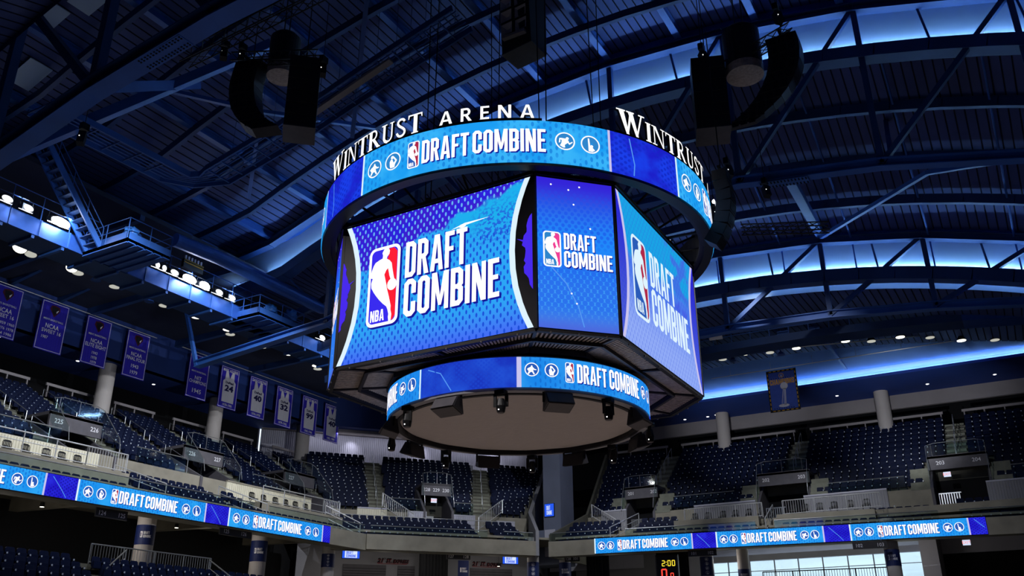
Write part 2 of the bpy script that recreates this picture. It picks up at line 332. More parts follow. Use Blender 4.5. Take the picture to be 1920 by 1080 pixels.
def serif(ch):
    T, t = .2, .07
    def sf(x, y, w=.3): return [(x-w/2, y), (x+w/2, y), (x+w/2, y+.055), (x-w/2, y+.055)]
    if ch == 'W': return [[(.08, 1), (.31, 1), (.53, .0), (.41, .0)], [(.42, 0), (.5, 0), (.68, .85), (.63, 1), (.6, 1)], [(.5, 1), (.73, 1), (.97, 0), (.85, 0)], [(.86, 0), (.93, 0), (1.2, 1), (1.13, 1)], sf(.19, .945, .4), sf(.62, .945, .36), sf(1.16, .945, .3)], 1.3
    if ch == 'I': return [[(.1, 0), (.1+T, 0), (.1+T, 1), (.1, 1)], sf(.18, 0, .34), sf(.18, .945, .34)], .36
    if ch == 'N': return [[(.14, 0), (.2, 0), (.2, 1), (.14, 1)], [(.74, 0), (.8, 0), (.8, 1), (.74, 1)], [(.12, 1), (.3, 1), (.8, 0), (.72, 0)], sf(.17, 0), sf(.14, .945, .26), sf(.77, .945)], .92
    if ch == 'T': return [[(.32, 0), (.32+T, 0), (.32+T, .95), (.32, .95)], [(.02, .93), (.78, .93), (.78, 1), (.02, 1)], [(.02, .78), (.06, .78), (.1, .95), (.02, .95)], [(.78, .78), (.74, .78), (.7, .95), (.78, .95)], sf(.4, 0, .36)], .8
    if ch == 'R': return [[(.1, 0), (.1+T, 0), (.1+T, 1), (.1, 1)], sf(.18, 0, .34), [(.0, .945), (.3, .945), (.3, 1), (.0, 1)]]+stroke([(.2, .965)]+arc(.4, .74, .2, .225, 90, -90)+[(.2, .515)], .09)+[[(.3, .52), (.48, .52), (.86, 0), (.66, 0)], sf(.78, 0, .2)], .88
    if ch == 'U': return stroke([(.2, 1)]+arc(.44, .3, .24, .25, 180, 270, 5), .14)+stroke(arc(.44, .3, .24, .25, 270, 360, 5)+[(.68, 1)], .08)+[sf(.2, .945, .34), sf(.68, .945, .26)], .86
    if ch == 'S': return stroke([(.52, .8)]+arc(.32, .78, .19, .17, 20, 200, 8)+[(.22, .62), (.42, .46)]+arc(.33, .26, .21, .2, 40, -150, 9)+[(.08, .28)], .115), .66
    return [], .3
def sans(ch):
    t = .17
    if ch == 'A': return [[(0, 0), (.19, 0), (.46, 1), (.34, 1)], [(.38, 1), (.54, 1), (.84, 0), (.65, 0)], [(.2, .22), (.62, .22), (.58, .36), (.25, .36)]], .84
    if ch == 'R': return [[(0, 0), (t, 0), (t, 1), (0, 1)]]+stroke([(.1, .93)]+arc(.36, .7, .17, .23, 90, -90)+[(.1, .47)], .15)+[[(.24, .46), (.42, .46), (.7, 0), (.49, 0)]], .68
    if ch == 'E': return [[(0, 0), (t, 0), (t, 1), (0, 1)], [(0, .86), (.54, .86), (.54, 1), (0, 1)], [(0, .43), (.5, .43), (.5, .57), (0, .57)], [(0, 0), (.54, 0), (.54, .14), (0, .14)]], .54
    if ch == 'N': return [[(0, 0), (t, 0), (t, 1), (0, 1)], [(.62, 0), (.62+t, 0), (.62+t, 1), (.62, 1)], [(0, 1), (.2, 1), (.79, 0), (.59, 0)]], .79
    return [], .3
SIL = [(0.537, 0.969), (0.62, 0.963), (0.665, 0.925), (0.652, 0.884), (0.589, 0.854), (0.577, 0.828), (0.672, 0.799), (0.744, 0.759), (0.77, 0.696), (0.811, 0.615), (0.849, 0.552), (0.756, 0.555), (0.735, 0.553), (0.69, 0.603), (0.662, 0.654), (0.634, 0.702), (0.577, 0.68), (0.523, 0.629), (0.562, 0.568), (0.601, 0.505), (0.641, 0.43), (0.704, 0.342), (0.78, 0.219), (0.777, 0.174), (0.814, 0.113), (0.797, 0.023), (0.733, 0.02), (0.709, 0.088), (0.719, 0.121), (0.681, 0.182), (0.64, 0.221), (0.52, 0.266), (0.392, 0.325), (0.277, 0.388), (0.209, 0.43), (0.124, 0.492), (0.108, 0.553), (0.151, 0.611), (0.088, 0.621), (0.067, 0.653), (0.105, 0.71), (0.157, 0.771), (0.213, 0.808), (0.347, 0.833), (0.438, 0.843), (0.448, 0.881), (0.422, 0.914), (0.455, 0.941), (0.497, 0.964)]
RED = [(0.617, 0.955), (0.80, 0.955), (0.91, 0.90), (0.92, 0.10), (0.84, 0.045), (0.79, 0.045), (0.735, 0.224), (0.581, 0.471), (0.498, 0.634), (0.565, 0.808), (0.62, 0.851)]
ICONS = [
 [[(-.05, .7), (.1, .65), (.15, .42), (.45, .1), (.75, .02), (.78, -.08), (.45, -.1), (.2, -.02), (.3, -.4), (.5, -.78), (.3, -.85), (.05, -.42), (-.2, -.42), (-.5, -.8), (-.68, -.7), (-.5, -.3), (-.68, -.05), (-.78, .05), (-.55, .25), (-.2, .4)]],
 [circ(-.08, .52, .22, 12), [(-.25, .3), (-.45, 0), (-.4, -.6), (-.3, -.85), (.3, -.88), (.35, -.5), (.6, -.1), (.62, .02), (.35, .35), (.15, .6), (.05, .45), (.38, .0), (.15, -.25), (.02, .05), (-.05, .25)]],
 [circ(.27, .38, .18, 12), [(-.65, .36), (-.4, .38), (.15, .33), (.4, .1), (.5, -.2), (.85, .02), (.88, -.1), (.5, -.42), (.3, -.2), (-.05, -.5), (0, -.82), (-.2, -.86), (-.6, -.6), (-.42, -.25), (-.38, .1), (-.52, .22), (-.56, -.2), (-.72, -.25)]],
 [circ(.15, -.22, .18, 12), [(-.3, .78), (-.12, .78), (-.02, -.3), (.3, -.42), (.55, -.7), (.2, -.92), (-.25, -.9), (-.25, -.3)]]]
def badge(x0, x1, z0, z1, ms=('white_led', 'logo_blue', 'logo_red'), text=True):
    """the league badge: list of (layer, material, polygon)"""
    w, h = x1-x0, z1-z0; A = []
    nm = lambda P: [(x0+a*w, z0+b*h) for a, b in P]
    A.append((1, ms[0], rrect(x0, x1, z0, z1, w*.2))); A.append((2, ms[1], rrect(x0+w*.08, x1-w*.08, z0+h*.036, z1-h*.036, w*.14)))
    A.append((3, ms[2], nm(RED))); A.append((4, ms[0], nm(SIL))); A.append((4, ms[0], nm(circ(.783, .485, .15, 16, .074))))
    for p in textline('NBA', x0+w*.14, x0+w*.58, z0+h*.06, z0+h*.2): A.append((4, ms[0], p))
    return A
def icon(cx, cz, r, k, m='white_led', disc=None):
    A = [(2, m, q) for q in ringq(cx, cz, r*.93, r*.13)]
    if disc: A.append((1, disc, circ(cx, cz, r)))
    return A+[(2, m, [(cx+a*r*.86, cz+b*r*.86) for a, b in p]) for p in ICONS[k]]
def put_art(mb, items, fr, step=.006, uvf=None):
    """fr(s,t,depth) maps art coordinates to 3D, depth towards the viewer"""
    for lay, m, p in items:
        if len(p) == 4:
            mb.add([fr(a, b, lay*step) for a, b in p], [(0, 1, 2, 3)], m, uvf and [uvf(a, b) for a, b in p])
        else:
            tris = tessellate_polygon([[Vector((a, b, 0)) for a, b in p]])
            mb.add([fr(a, b, lay*step) for a, b in p], [tuple(t) for t in tris], m, uvf and [uvf(a, b) for a, b in p])
_TC = {}
def ftext(s, bold=0.0):
    """built-in font text as flat polygons: (verts, faces, width, height)"""
    k = (s, bold)
    if k not in _TC:
        c = bpy.data.curves.new('t', 'FONT'); c.body = s; c.offset = bold; c.resolution_u = 2; o = bpy.data.objects.new('t', c); COL.objects.link(o)
        bpy.context.view_layer.update(); me = bpy.data.meshes.new_from_object(o.evaluated_get(bpy.context.evaluated_depsgraph_get()))
        v = [tuple(q.co[:2]) for q in me.vertices]; f = [tuple(p.vertices) for p in me.polygons]
        bpy.data.objects.remove(o); bpy.data.meshes.remove(me); bpy.data.curves.remove(c)
        _TC[k] = (v, f, min(a for a, b in v), max(a for a, b in v), min(b for a, b in v), max(b for a, b in v))
    return _TC[k]
def put_text(mb, s, m, fr, cx, cz, h, w=None, lay=.01, bold=.02):
    v, f, x0, x1, y0, y1 = ftext(s, bold); sz = h/(y1-y0) if y1 > y0 else h; sx = sz if w is None else w/(x1-x0)
    mb.add([fr(cx+(a-(x0+x1)/2)*sx, cz+(b-y0)*sz, lay) for a, b in v], f, m)
# ================================================================ SCOREBOARD
WH, NC, ZT, ZB = 3.61, 1.782, 15.317, 10.489
HH = WH+NC
OCT = [(-WH, -HH), (WH, -HH), (HH, -WH), (HH, WH), (WH, HH), (-WH, HH), (-HH, WH), (-HH, -WH)]
def face_frame(i):
    a, b = Vector((*OCT[i], 0)), Vector((*OCT[(i+1) % 8], 0)); d = (b-a).normalized(); n = Vector((d.y, -d.x, 0)); L = (b-a).length
    return a, d, n, L
board = thing('scoreboard', 'giant hanging eight-sided scoreboard with bright blue displays and two ring boards, centre of the arena', 'scoreboard', (0, 0, ZB))
# inner body
mb = MB()
vs = [(x*.985, y*.985, z) for z in (ZB+.02, ZT+.05) for x, y in OCT]
mb.add(vs, [(j, (j+1) % 8, 8+(j+1) % 8, 8+j) for j in range(8)], 'black_frame')
for i in range(8):   # corner posts and edge trims
    x, y = OCT[i]; mb.beam((x*.997, y*.997, ZB-.04), (x*.997, y*.997, ZT+.1), .12, .12, 'black_frame')
    x2, y2 = OCT[(i+1) % 8]
    mb.beam((x, y, ZT+.1), (x2, y2, ZT+.1), .2, .12, 'black_frame'); mb.beam((x*.99, y*.99, ZB-.06), (x2*.99, y2*.99, ZB-.06), .14, .1, 'black_frame')
mb.build('body_frame', board)
def panel_display(i, name, mat, s0, s1, z0, z1, art, lab):
    a, d, n, L = face_frame(i); mid = a+d*(L/2)
    def fr(s, t, k=0):
        p = mid+d*s+n*(.03+k); return (p.x, p.y, t)
    m = MB(); e = .0
    m.add([fr(s0, z0), fr(s1, z0), fr(s1, z1), fr(s0, z1)], [(0, 1, 2, 3)], mat, [(s0, z0), (s1, z0), (s1, z1), (s0, z1)])
    p = [fr(s0, z0, -.05), fr(s1, z0, -.05), fr(s1, z1, -.05), fr(s0, z1, -.05), fr(s0, z0, -.001), fr(s1, z0, -.001), fr(s1, z1, -.001), fr(s0, z1, -.001)]
    m.hexa(p, 'black_frame')
    put_art(m, art, fr, uvf=lambda a_, b_: (a_, b_))
    o = m.build(name, board); o['label'] = lab; return o
def shadow(polys, dx, dz, m='shadow_navy', lay=.5): return [(lay, m, [(a+dx, b+dz) for a, b in p]) for p in polys]
def main_art(side):
    A = []
    zz = [15.317, 15.0, 14.6, 14.1, 13.6, 13.0, 12.4, 11.85, 11.3, 10.9, 10.489]
    def arcx(z, k): q = (z-12.95)/2.4; return (2.95 if k else 2.76)+.56*abs(q)**2.1
    edge = 'art_edge' if side == 'left' else 'art_edge_lilac'
    out = 'black_frame' if side == 'left' else 'display_side'
    for sg in (-1, 1):
        for i in range(10):
            za, zb = zz[i], zz[i+1]
            A.append((1, edge, [(sg*arcx(za, 0), za), (sg*arcx(zb, 0), zb), (sg*arcx(zb, 1), zb), (sg*arcx(za, 1), za)]))
            A.append((1, out, [(sg*arcx(za, 1), za), (sg*arcx(zb, 1), zb), (sg*3.585, zb), (sg*3.585, za)]))
        if side == 'left':
            rnd = random.Random(3+sg); B = []
            for k in range(26):
                z = 11.6+2.5*k/25; w = .32*math.sin(PI*k/25)**.6*(.75+.5*rnd.random()); B.append((sg*(3.57-w), z))
            A.append((2, 'splat', [(sg*3.58, 11.6)]+B+[(sg*3.58, 14.1)]))
            A.append((2, 'splat', [(sg*3.4, 13.2), (sg*3.02, 13.35), (sg*3.38, 13.1)]))
    bd = ('white_led', 'logo_blue', 'logo_red') if side == 'left' else ('art_edge', 'logo_steel', 'logo_crimson')
    T = textline('DRAFT', -1.0, 1.3, 12.97, 14.2)+textline('COMBINE', -1.0, 2.43, 11.65, 12.9)
    if side == 'left':
        A += shadow(T, .06, -.06)+shadow(T, .03, -.03)+[(.4, 'shadow_navy', rrect(-2.40, -1.15, 11.48, 14.22, .25))]
    A += [(4, bd[0], p) for p in T]+badge(-2.454, -1.226, 11.55, 14.287, bd)
    if side == 'left': A += [(5, 'sign_white', [(.7, 14.22), (1.2, 14.34), (2.1, 14.33), (1.2, 14.26)]), (5, 'sign_white', circ(1.12, 14.26, .13, 12, .06))]
    return A
names = {0: ('left', 'display_left', 'wide display with purple and cyan dotted background, white lettering and dark side panels'),
         2: ('right', 'display_right', 'wide display seen edge-on with pale lilac and cyan background'), 4: ('right', 'display_right', 'wide display on the far side'), 6: ('right', 'display_right', 'wide display on the left far side')}
for i, (sd, mt, lb) in names.items(): panel_display(i, 'main_display', mt, -3.585, 3.585, ZB, ZT, main_art(sd), lb)
def corner_art():
    T = textline('DRAFT', .865-1.26, 1.87-1.26, 12.98, 13.51)+textline('COMBINE', .86-1.26, 2.36-1.26, 12.41, 12.93)
    A = shadow(T, .03, -.03)+[(3, 'white_led', p) for p in T]+badge(.23-1.26, .78-1.26, 12.38, 13.52, ('white_led', 'logo_teal', 'logo_pink'))
    A += [(1, 'streak', q) for q in stroke([(-1.0, 12.6), (-.35, 11.9), (.0, 11.2), (.15, 10.6)], .035)]
    for x, z in ((-.75, 15.1), (-.2, 14.98), (.15, 15.12), (-.05, 14.5), (.45, 13.75), (-.2, 11.6), (-.05, 11.3)): A.append((1, 'white_led', circ(x, z, .03, 8)))
    return A
for i in (1, 3, 5, 7): panel_display(i, 'corner_display', 'display_corner', -1.2, 1.2, ZB, ZT, corner_art(), 'narrow corner display, blue with rows of dots and white lettering')
# underside: framed grille panels
mb = MB(); fr_ = MB()
def lerp(a, b, k): return (a[0]+(b[0]-a[0])*k, a[1]+(b[1]-a[1])*k)
for i in range(8):
    a, b = OCT[i], OCT[(i+1) % 8]; big = i % 2 == 0; nseg = 2 if big else 1
    for r0, r1, dz in ((1.0, .845, .05), (.835, .69, .12)):
        for s in range(nseg):
            k0, k1 = s/nseg+.012, (s+1)/nseg-.012
            P = [(*[c*r0*.985 for c in lerp(a, b, k0)], ZB+dz), (*[c*r0*.985 for c in lerp(a, b, k1)], ZB+dz), (*[c*r1 for c in lerp(a, b, k1)], ZB+dz+.05), (*[c*r1 for c in lerp(a, b, k0)], ZB+dz+.05)]
            mb.quad(*P[::-1], 'grille_back')
            n = 26 if big else 16    # thin louvres
            for q in range(n):
                k = (q+.5)/n; e0 = Vector(P[0]).lerp(Vector(P[1]), k); e1 = Vector(P[3]).lerp(Vector(P[2]), k)
                mb.beam(e0-Vector((0, 0, .03)), e1-Vector((0, 0, .03)), .06, .02, 'grille')
    for r in (.985, .84, .69):
        fr_.beam((a[0]*r, a[1]*r, ZB+.02), (b[0]*r, b[1]*r, ZB+.02), .1, .16, 'bracket_dark')
    fr_.beam((a[0]*.985, a[1]*.985, ZB+.02), (a[0]*.5, a[1]*.5, ZB+.25), .1, .16, 'bracket_dark')
    m_ = lerp(a, b, .5)
    if big: fr_.beam((m_[0]*.985, m_[1]*.985, ZB+.02), (m_[0]*.6, m_[1]*.6, ZB+.2), .1, .16, 'bracket_dark')
    for k in range(6 if big else 3):
        p = lerp(a, b, (k+.5)/(6 if big else 3)); fr_.box(p[0]-.025, p[0]+.025, p[1]-.025, p[1]+.025, ZB-.14, ZB-.09, 'speaker_grey')
uf = fr_.build('underside_frame', board); mb.build('underside_grille', uf)
mb = MB(); mb.cyl((0, 0), 3.5, 3.5, ZB+.9, ZB+1.0, 'black_void', 24); mb.build('inner_cover', board)
# upper ring board
RU, ZU0, ZU1 = 7.07, 15.44, 16.9
def ringband(name, R, z0, z1, segs, arts, edge_label):
    m = MB()
    def fr(s, t, k=0):
        a = math.radians(s); return ((R+.01+k)*math.cos(a), (R+.01+k)*math.sin(a), t)
    for a0, a1, mat in segs:
        n = max(2, int(abs(a1-a0)/2.5))
        for j in range(n):
            p, q = a0+(a1-a0)*j/n, a0+(a1-a0)*(j+1)/n; u0, u1 = math.radians(p)*R, math.radians(q)*R
            m.add([fr(p, z0), fr(q, z0), fr(q, z1), fr(p, z1)], [(0, 1, 2, 3)], mat, [(u0, z0), (u1, z0), (u1, z1), (u0, z1)])
    put_art(m, arts, fr, uvf=lambda a_, b_: (math.radians(a_)*R, b_))
    o = m.build(name, board); o['label'] = edge_label; return fr
K = 180/PI/RU
def scale_art(A, a0, z0):   # art drawn in metres along the ring -> degrees
    return [(l, m, [(a0+x*K_, z) for x, z in p]) for l, m, p in A]
segs = []; arts = []
for k in range(4):
    o = 90*k; segs += [(-104.76+o, -37+o, 'ring_cyan'), (-37+o, -14.76+o, 'ring_indigo')]
    K_ = K; A = []
    T = textline('DRAFT', 0, 1.53, 15.78, 16.58)+textline('COMBINE', 1.64, 3.83, 15.81, 16.6)
    A += shadow(T, .04, -.04, 'shadow_navy')+[(2, 'white_led', p) for p in T]
    A += badge(-.51, -.09, 15.71, 16.64, ('white_led', 'logo_steel', 'logo_crimson'))
    for x, ic in ((-1.86, 0), (-1.08, 1), (4.42, 2), (5.22, 3)): A += icon(x, 16.18 if x < 0 else 16.24, .31, ic, disc='logo_teal')
    A.append((1, 'art_edge', [(-2.46, ZU0), (-2.38, ZU0), (-2.38, ZU1), (-2.46, ZU1)])); A.append((1, 'art_edge_lilac', [(5.82, ZU0), (5.9, ZU0), (5.9, ZU1), (5.82, ZU1)]))
    A += [(1, 'streak', q) for q in stroke([(6.6, 16.8), (6.75, 15.9), (6.7, 15.5)], .04)]
    arts += scale_art(A, -84.8+o, 0)
ringband('upper_ring_display', RU, ZU0, ZU1, segs, arts, 'curved ring display along the top, cyan and indigo sections with white lettering')
def annulus(m, r0, r1, z0, z1, mat, n=96):
    rings = [(r0, z0), (r1, z0), (r1, z1), (r0, z1)]; vs = [(r*math.cos(2*PI*j/n), r*math.sin(2*PI*j/n), z) for r, z in rings for j in range(n)]
    fs = [(a*n+j, a*n+(j+1) % n, ((a+1) % 4)*n+(j+1) % n, ((a+1) % 4)*n+j) for a in range(4) for j in range(n)]
    m.add(vs, fs, mat)
m = MB(); annulus(m, RU-.34, RU-.02, ZU0-.07, ZU1+.03, 'black_frame'); annulus(m, RU-.5, RU-.3, ZU0+.02, ZU0+.14, 'bracket_dark')
urf = m.build('upper_ring_frame', board)
m = MB()
for k in range(16):   # spokes and braces between ring and body
    a = math.radians(22.5*k+11); c, s_ = math.cos(a), math.sin(a)
    m.tube([(6.7*c, 6.7*s_, 15.6), (4.7*c, 4.7*s_, 15.5)], .05, 'black_frame'); m.tube([(6.7*c, 6.7*s_, 16.7), (4.3*c, 4.3*s_, 15.5)], .04, 'black_frame')
for k in range(8):
    a = math.radians(45*k); m.tube([(6.7*math.cos(a), 6.7*math.sin(a), 16.7), (6.7*math.cos(a+.39), 6.7*math.sin(a+.39), 15.6), (6.7*math.cos(a+.78), 6.7*math.sin(a+.78), 16.7)], .035, 'black_frame')
for x in (-2.4, 2.4):
    for y in (-2.4, 2.4): m.tube([(x, y, 15.3), (x, y, 17.6)], .12, 'black_frame')
for z in (16.3, 17.4): m.tube([(-2.4, -2.4, z), (2.4, -2.4, z), (2.4, 2.4, z), (-2.4, 2.4, z)], .07, 'black_frame', closed=True)
for x in (-1, 1):
    m.tube([(2.4*x, -2.4, 15.4), (2.4*x, 2.4, 17.4)], .05, 'black_frame'); m.tube([(2.4, 2.4*x, 15.4), (-2.4, 2.4*x, 17.4)], .05, 'black_frame')
m.box(-1.2, 1.2, -.8, .8, 15.4, 16.2, 'black_frame')
m.build('support_truss', board)
m = MB(); annulus(m, .0, 4.6, ZT-.02, ZT+.02, 'black_void', 32); m.build('top_cover', board)
# sign letters on the ring
def ring_letter(poly, a0, z0, R, m, d=.1):
    f = [( (R)*math.cos(math.radians(a0+x*K)), (R)*math.sin(math.radians(a0+x*K)), z0+z) for x, z in poly]
    b = [((R-d)*math.cos(math.radians(a0+x*K)), (R-d)*math.sin(math.radians(a0+x*K)), z0+z) for x, z in poly]; n = len(poly)
    m.add(f+b, [tuple(range(n)), tuple(range(n, 2*n))[::-1]], 'sign_white'); m.add(f+b, [(j, n+j, n+(j+1) % n, (j+1) % n) for j in range(n)], 'black_frame')
sign = MB(); back = MB()
for k in range(4):
    o = 90*k; x = 0; a0 = -124.6+o
    for ci, ch in enumerate('WINTRUST'):
        h = .86 if ci == 0 else .70; ps, w = serif(ch)
        sign = MB()
        for p in ps: ring_letter([(x+a*h*.97, b*h) for a, b in p], a0, 16.97, RU+.0, sign)
        sign.build('letter', urf)['label'] = 'white upright serif letter '+ch
        x += w*h*.97+.03
    x = 0
    for ch in 'ARENA':
        ps, w = sans(ch)
        sign = MB()
        for p in ps: ring_letter([(x+a*.5, b*.47) for a, b in p], -80.3+o, 17.0, RU, sign)
        sign.build('letter', urf)['label'] = 'white upright plain letter '+ch
        x += w*.5+.275
    for a, b in ((-125, -83.5), (-81, -54.5)):
        n = 16; back = MB()
        for j in range(n):
            p, q = math.radians(a+o+(b-a)*j/n), math.radians(a+o+(b-a)*(j+1)/n)
            back.hexa([(r*math.cos(t), r*math.sin(t), z) for z in (16.9, 17.02) for r, t in ((RU-.16, p), (RU-.03, p), (RU-.03, q), (RU-.16, q))], 'black_frame')
        back.build('sign_backing', urf)
# lower ring board
RL, ZL0, ZL1 = 4.442, 9.352, 10.291; KL = 180/PI/RL
segs = []; arts = []
for k in range(3):
    o = 120*k; segs += [(-61.31+o, 16.8+o, 'low_cyan'), (16.8+o, 58.69+o, 'low_indigo')]
    T = textline('DRAFT', 0, 1.09, 9.58, 10.17)+textline('COMBINE', 1.2, 2.8, 9.58, 10.2)
    A = shadow(T, .03, -.03, 'shadow_navy')+[(2, 'white_led', p) for p in T]+badge(-.38, -.1, 9.56, 10.19, ('white_led', 'logo_steel', 'logo_crimson'))
    for x, ic in ((-1.41, 0), (-.81, 1), (3.19, 2), (3.75, 3)): A += icon(x, 9.9, .215, ic, disc='logo_steel')
    A.append((1, 'art_edge_lilac', [(-1.86, ZL0), (-1.72, ZL0), (-1.72, ZL1), (-1.86, ZL1)]))
    A.append((1, 'art_edge', [(4.13, ZL0), (4.19, ZL0), (4.19, ZL1), (4.13, ZL1)]))
    A += [(1, 'streak', q) for q in stroke([(4.5, 10.2), (5.0, 10.0), (5.4, 9.4)], .03)]
    K_ = KL; arts += scale_art(A, -37.4+o, 0)
ringband('lower_ring_display', RL, ZL0, ZL1, segs, arts, 'curved ring display at the bottom, blue with white lettering')
m = MB(); annulus(m, RL-.3, RL-.02, ZL0-.09, ZL1+.04, 'wall_grey'); annulus(m, RL-.42, RL-.28, ZL0-.12, ZL0+.1, 'black_frame')
lrf = m.build('lower_ring_frame', board)
m = MB(); n = 96   # pleated black skirt just inside
for j in range(n):
    a, b = 2*PI*j/n, 2*PI*(j+1)/n; da = .05*math.sin(j*1.9)
    m.quad((4.16*math.cos(a), 4.16*math.sin(a), ZL0+.2), (4.16*math.cos(b), 4.16*math.sin(b), ZL0+.2), ((4.05+da)*math.cos(b), (4.05+da)*math.sin(b), ZL0-.02), ((4.05+da)*math.cos(a), (4.05+da)*math.sin(a), ZL0-.02), 'black_cloth')
m.build('ring_skirt', lrf)
m = MB(); n = 72; vs = [(0, 0, ZL0+.06)]; fs = []
for r in (1.4, 2.8, 4.0):
    vs += [(r*math.cos(2*PI*j/n), r*math.sin(2*PI*j/n), ZL0+.03+.006*math.sin(j*1.3)) for j in range(n)]
fs = [(0, 1+(j+1) % n, 1+j) for j in range(n)]+[(1+k*n+j, 1+k*n+(j+1) % n, 1+(k+1)*n+(j+1) % n, 1+(k+1)*n+j) for k in range(2) for j in range(n)]
m.add(vs, fs, 'lower_cloth'); oo = m.build('underside_cloth', lrf); oo['label'] = 'taut brown-grey cloth disc closing the lower ring'
for k in range(8):
    m = MB(); a = math.radians(45*k+22.5); m.tube([(3.9*math.cos(a), 3.9*math.sin(a), ZL1), (3.2*math.cos(a), 3.2*math.sin(a), ZB+.3)], .06, 'black_frame'); m.build('ring_hanger', board)
# fixtures under the lower ring
compass = {-90: 'front, facing the camera', -45: 'front right', 0: 'right end', 45: 'far right', 90: 'far side, right of centre', 135: 'far side, left of centre', 180: 'far left', 225: 'left end'}
def ring_speaker(ang, lab):
    a = math.radians(ang); c, s_ = math.cos(a), math.sin(a)
    t = thing('ring_speaker', lab, 'speaker', (4.4*c, 4.4*s_, 9.2), 'speakers under the lower ring')
    def fr(r, w, z): return (c*r-s_*w, s_*r+c*w, z)
    m = MB(); w = .42
    m.hexa([fr(*p) for p in ((4.12, -w, 8.72), (4.66, -w, 8.86), (4.66, w, 8.86), (4.12, w, 8.72), (4.2, -w, 9.18), (4.42, -w, 9.22), (4.42, w, 9.22), (4.2, w, 9.18))], 'speaker_black')
    m.build('cabinet', t)
    m = MB(); m.hexa([fr(*p) for p in ((4.665, -w+.03, 8.88), (4.70, -w+.03, 8.87), (4.70, w-.03, 8.87), (4.665, w-.03, 8.88), (4.44, -w+.03, 9.2), (4.46, -w+.03, 9.21), (4.46, w-.03, 9.21), (4.44, w-.03, 9.2))], 'speaker_grey')
    m.hexa([fr(*p) for p in ((4.14, -w+.04, 8.70), (4.64, -w+.04, 8.835), (4.64, w-.04, 8.835), (4.14, w-.04, 8.70), (4.14, -w+.04, 8.715), (4.64, -w+.04, 8.85), (4.64, w-.04, 8.85), (4.14, w-.04, 8.715))], 'speaker_grey')
    m.build('front_grille', t)
    m = MB()
    for e in (-1, 1): m.beam(fr(4.3, e*(w+.02), 8.95), fr(4.3, e*(w+.02), 9.3), .04, .06, 'black_frame')
    m.beam(fr(4.3, -w-.02, 9.28), fr(4.3, w+.02, 9.28), .06, .04, 'black_frame'); m.build('bracket', t)
def moving_light(ang, lab):
    a = math.radians(ang); c, s_ = math.cos(a), math.sin(a); x, y = 4.4*c, 4.4*s_
    t = thing('moving_light', lab, 'stage light', (x, y, 9.2), 'moving lights under the lower ring')
    m = MB(); m.box(x-.16, x+.16, y-.12, y+.12, 9.14, 9.28, 'black_paint'); m.build('base', t)
    m = MB()
    for e in (-1, 1): m.beam((x-s_*e*.17, y+c*e*.17, 8.78), (x-s_*e*.17, y+c*e*.17, 9.16), .05, .1, 'black_paint')
    m.beam((x+s_*.19, y-c*.19, 9.14), (x-s_*.19, y+c*.19, 9.14), .1, .05, 'black_paint'); m.build('yoke', t)
    m = MB(); m.cyl((x, y), .12, .15, 8.62, 8.8, 'black_paint', 14); m.cyl((x, y), .15, .1, 8.8, 9.02, 'black_paint', 14); hd = m.build('head', t)
    m = MB(); m.cyl((x, y), .1, .1, 8.6, 8.622, 'speaker_grey', 12); m.box(x-.015, x+.015, y-.14, y-.11, 8.66, 8.69, 'dot_light'); m.build('lens', hd)
for k in range(8):
    an = -90+45*k; ring_speaker(an, 'black wedge speaker hung under the lower ring board, '+compass[an])
    moving_light(an+22.5, 'black moving light head under the lower ring board, clockwise after the speaker at '+compass[an].split(',')[0])
# ================================================================ BUILDING: floor, walls, roof
def V(x): return -.0095*x*x if abs(x) <= 22 else -4.6-.12*(abs(x)-22)
def V2(x): return -.006*x*x if abs(x) <= 20 else -2.4-.05*(abs(x)-20)
m = MB(); m.box(-24, 30, -40, 30, -.3, 0, 'court_wood'); m.box(-60, 62, -60, 62, -.7, -.31, 'concrete_dark'); m.build('floor', kind='structure')
# roof decks with real ribs running along the length of the hall
def deck(name, y0, y1, zf, x0=-46, x1=36, step=.42, ny=1, mat='deck_navy'):
    m = MB(); xs = []; x = x0
    while x < x1: xs += [(x, 0), (x+step*.84, 0), (x+step*.86, .06), (x+step*.98, .06)]; x += step
    vs = []; ys = [y0+(y1-y0)*k/ny for k in range(ny+1)]
    for y in ys: vs += [(a, y, zf(a, y)+d) for a, d in xs]
    n = len(xs)
    for q in range(4):
        fs = [(j*n+i, j*n+i+1, (j+1)*n+i+1, (j+1)*n+i) for j in range(ny) for i in range(q, n-1, 4)]
        b = len(m.v)
        if q == 0: m.v += vs
        k = m.mi(mat if q in (0,) else 'deck_groove')
        for f in fs: m.f.append(list(f)); m.m.append(k)
    return m.build(name, kind='structure')
deck('ceiling', -10, 10.9, lambda x, y: 31.5+V(x))
deck('ceiling', 10.3, 22.9, lambda x, y: max(28.75+V(x)-(y-10)*.33, 24.0 if x < -17 else 0), x0=-26, ny=5)
deck('ceiling', -24, -10.3, lambda x, y: 28.75+V(x)+(y+10)*.33)
deck('ceiling', 23.05, 38.2, lambda x, y: 21.8+(y-23)*.063+V(x)*(38.2-y)/15.2+V2(x)*(y-23)/15.2, x0=-16, ny=5)
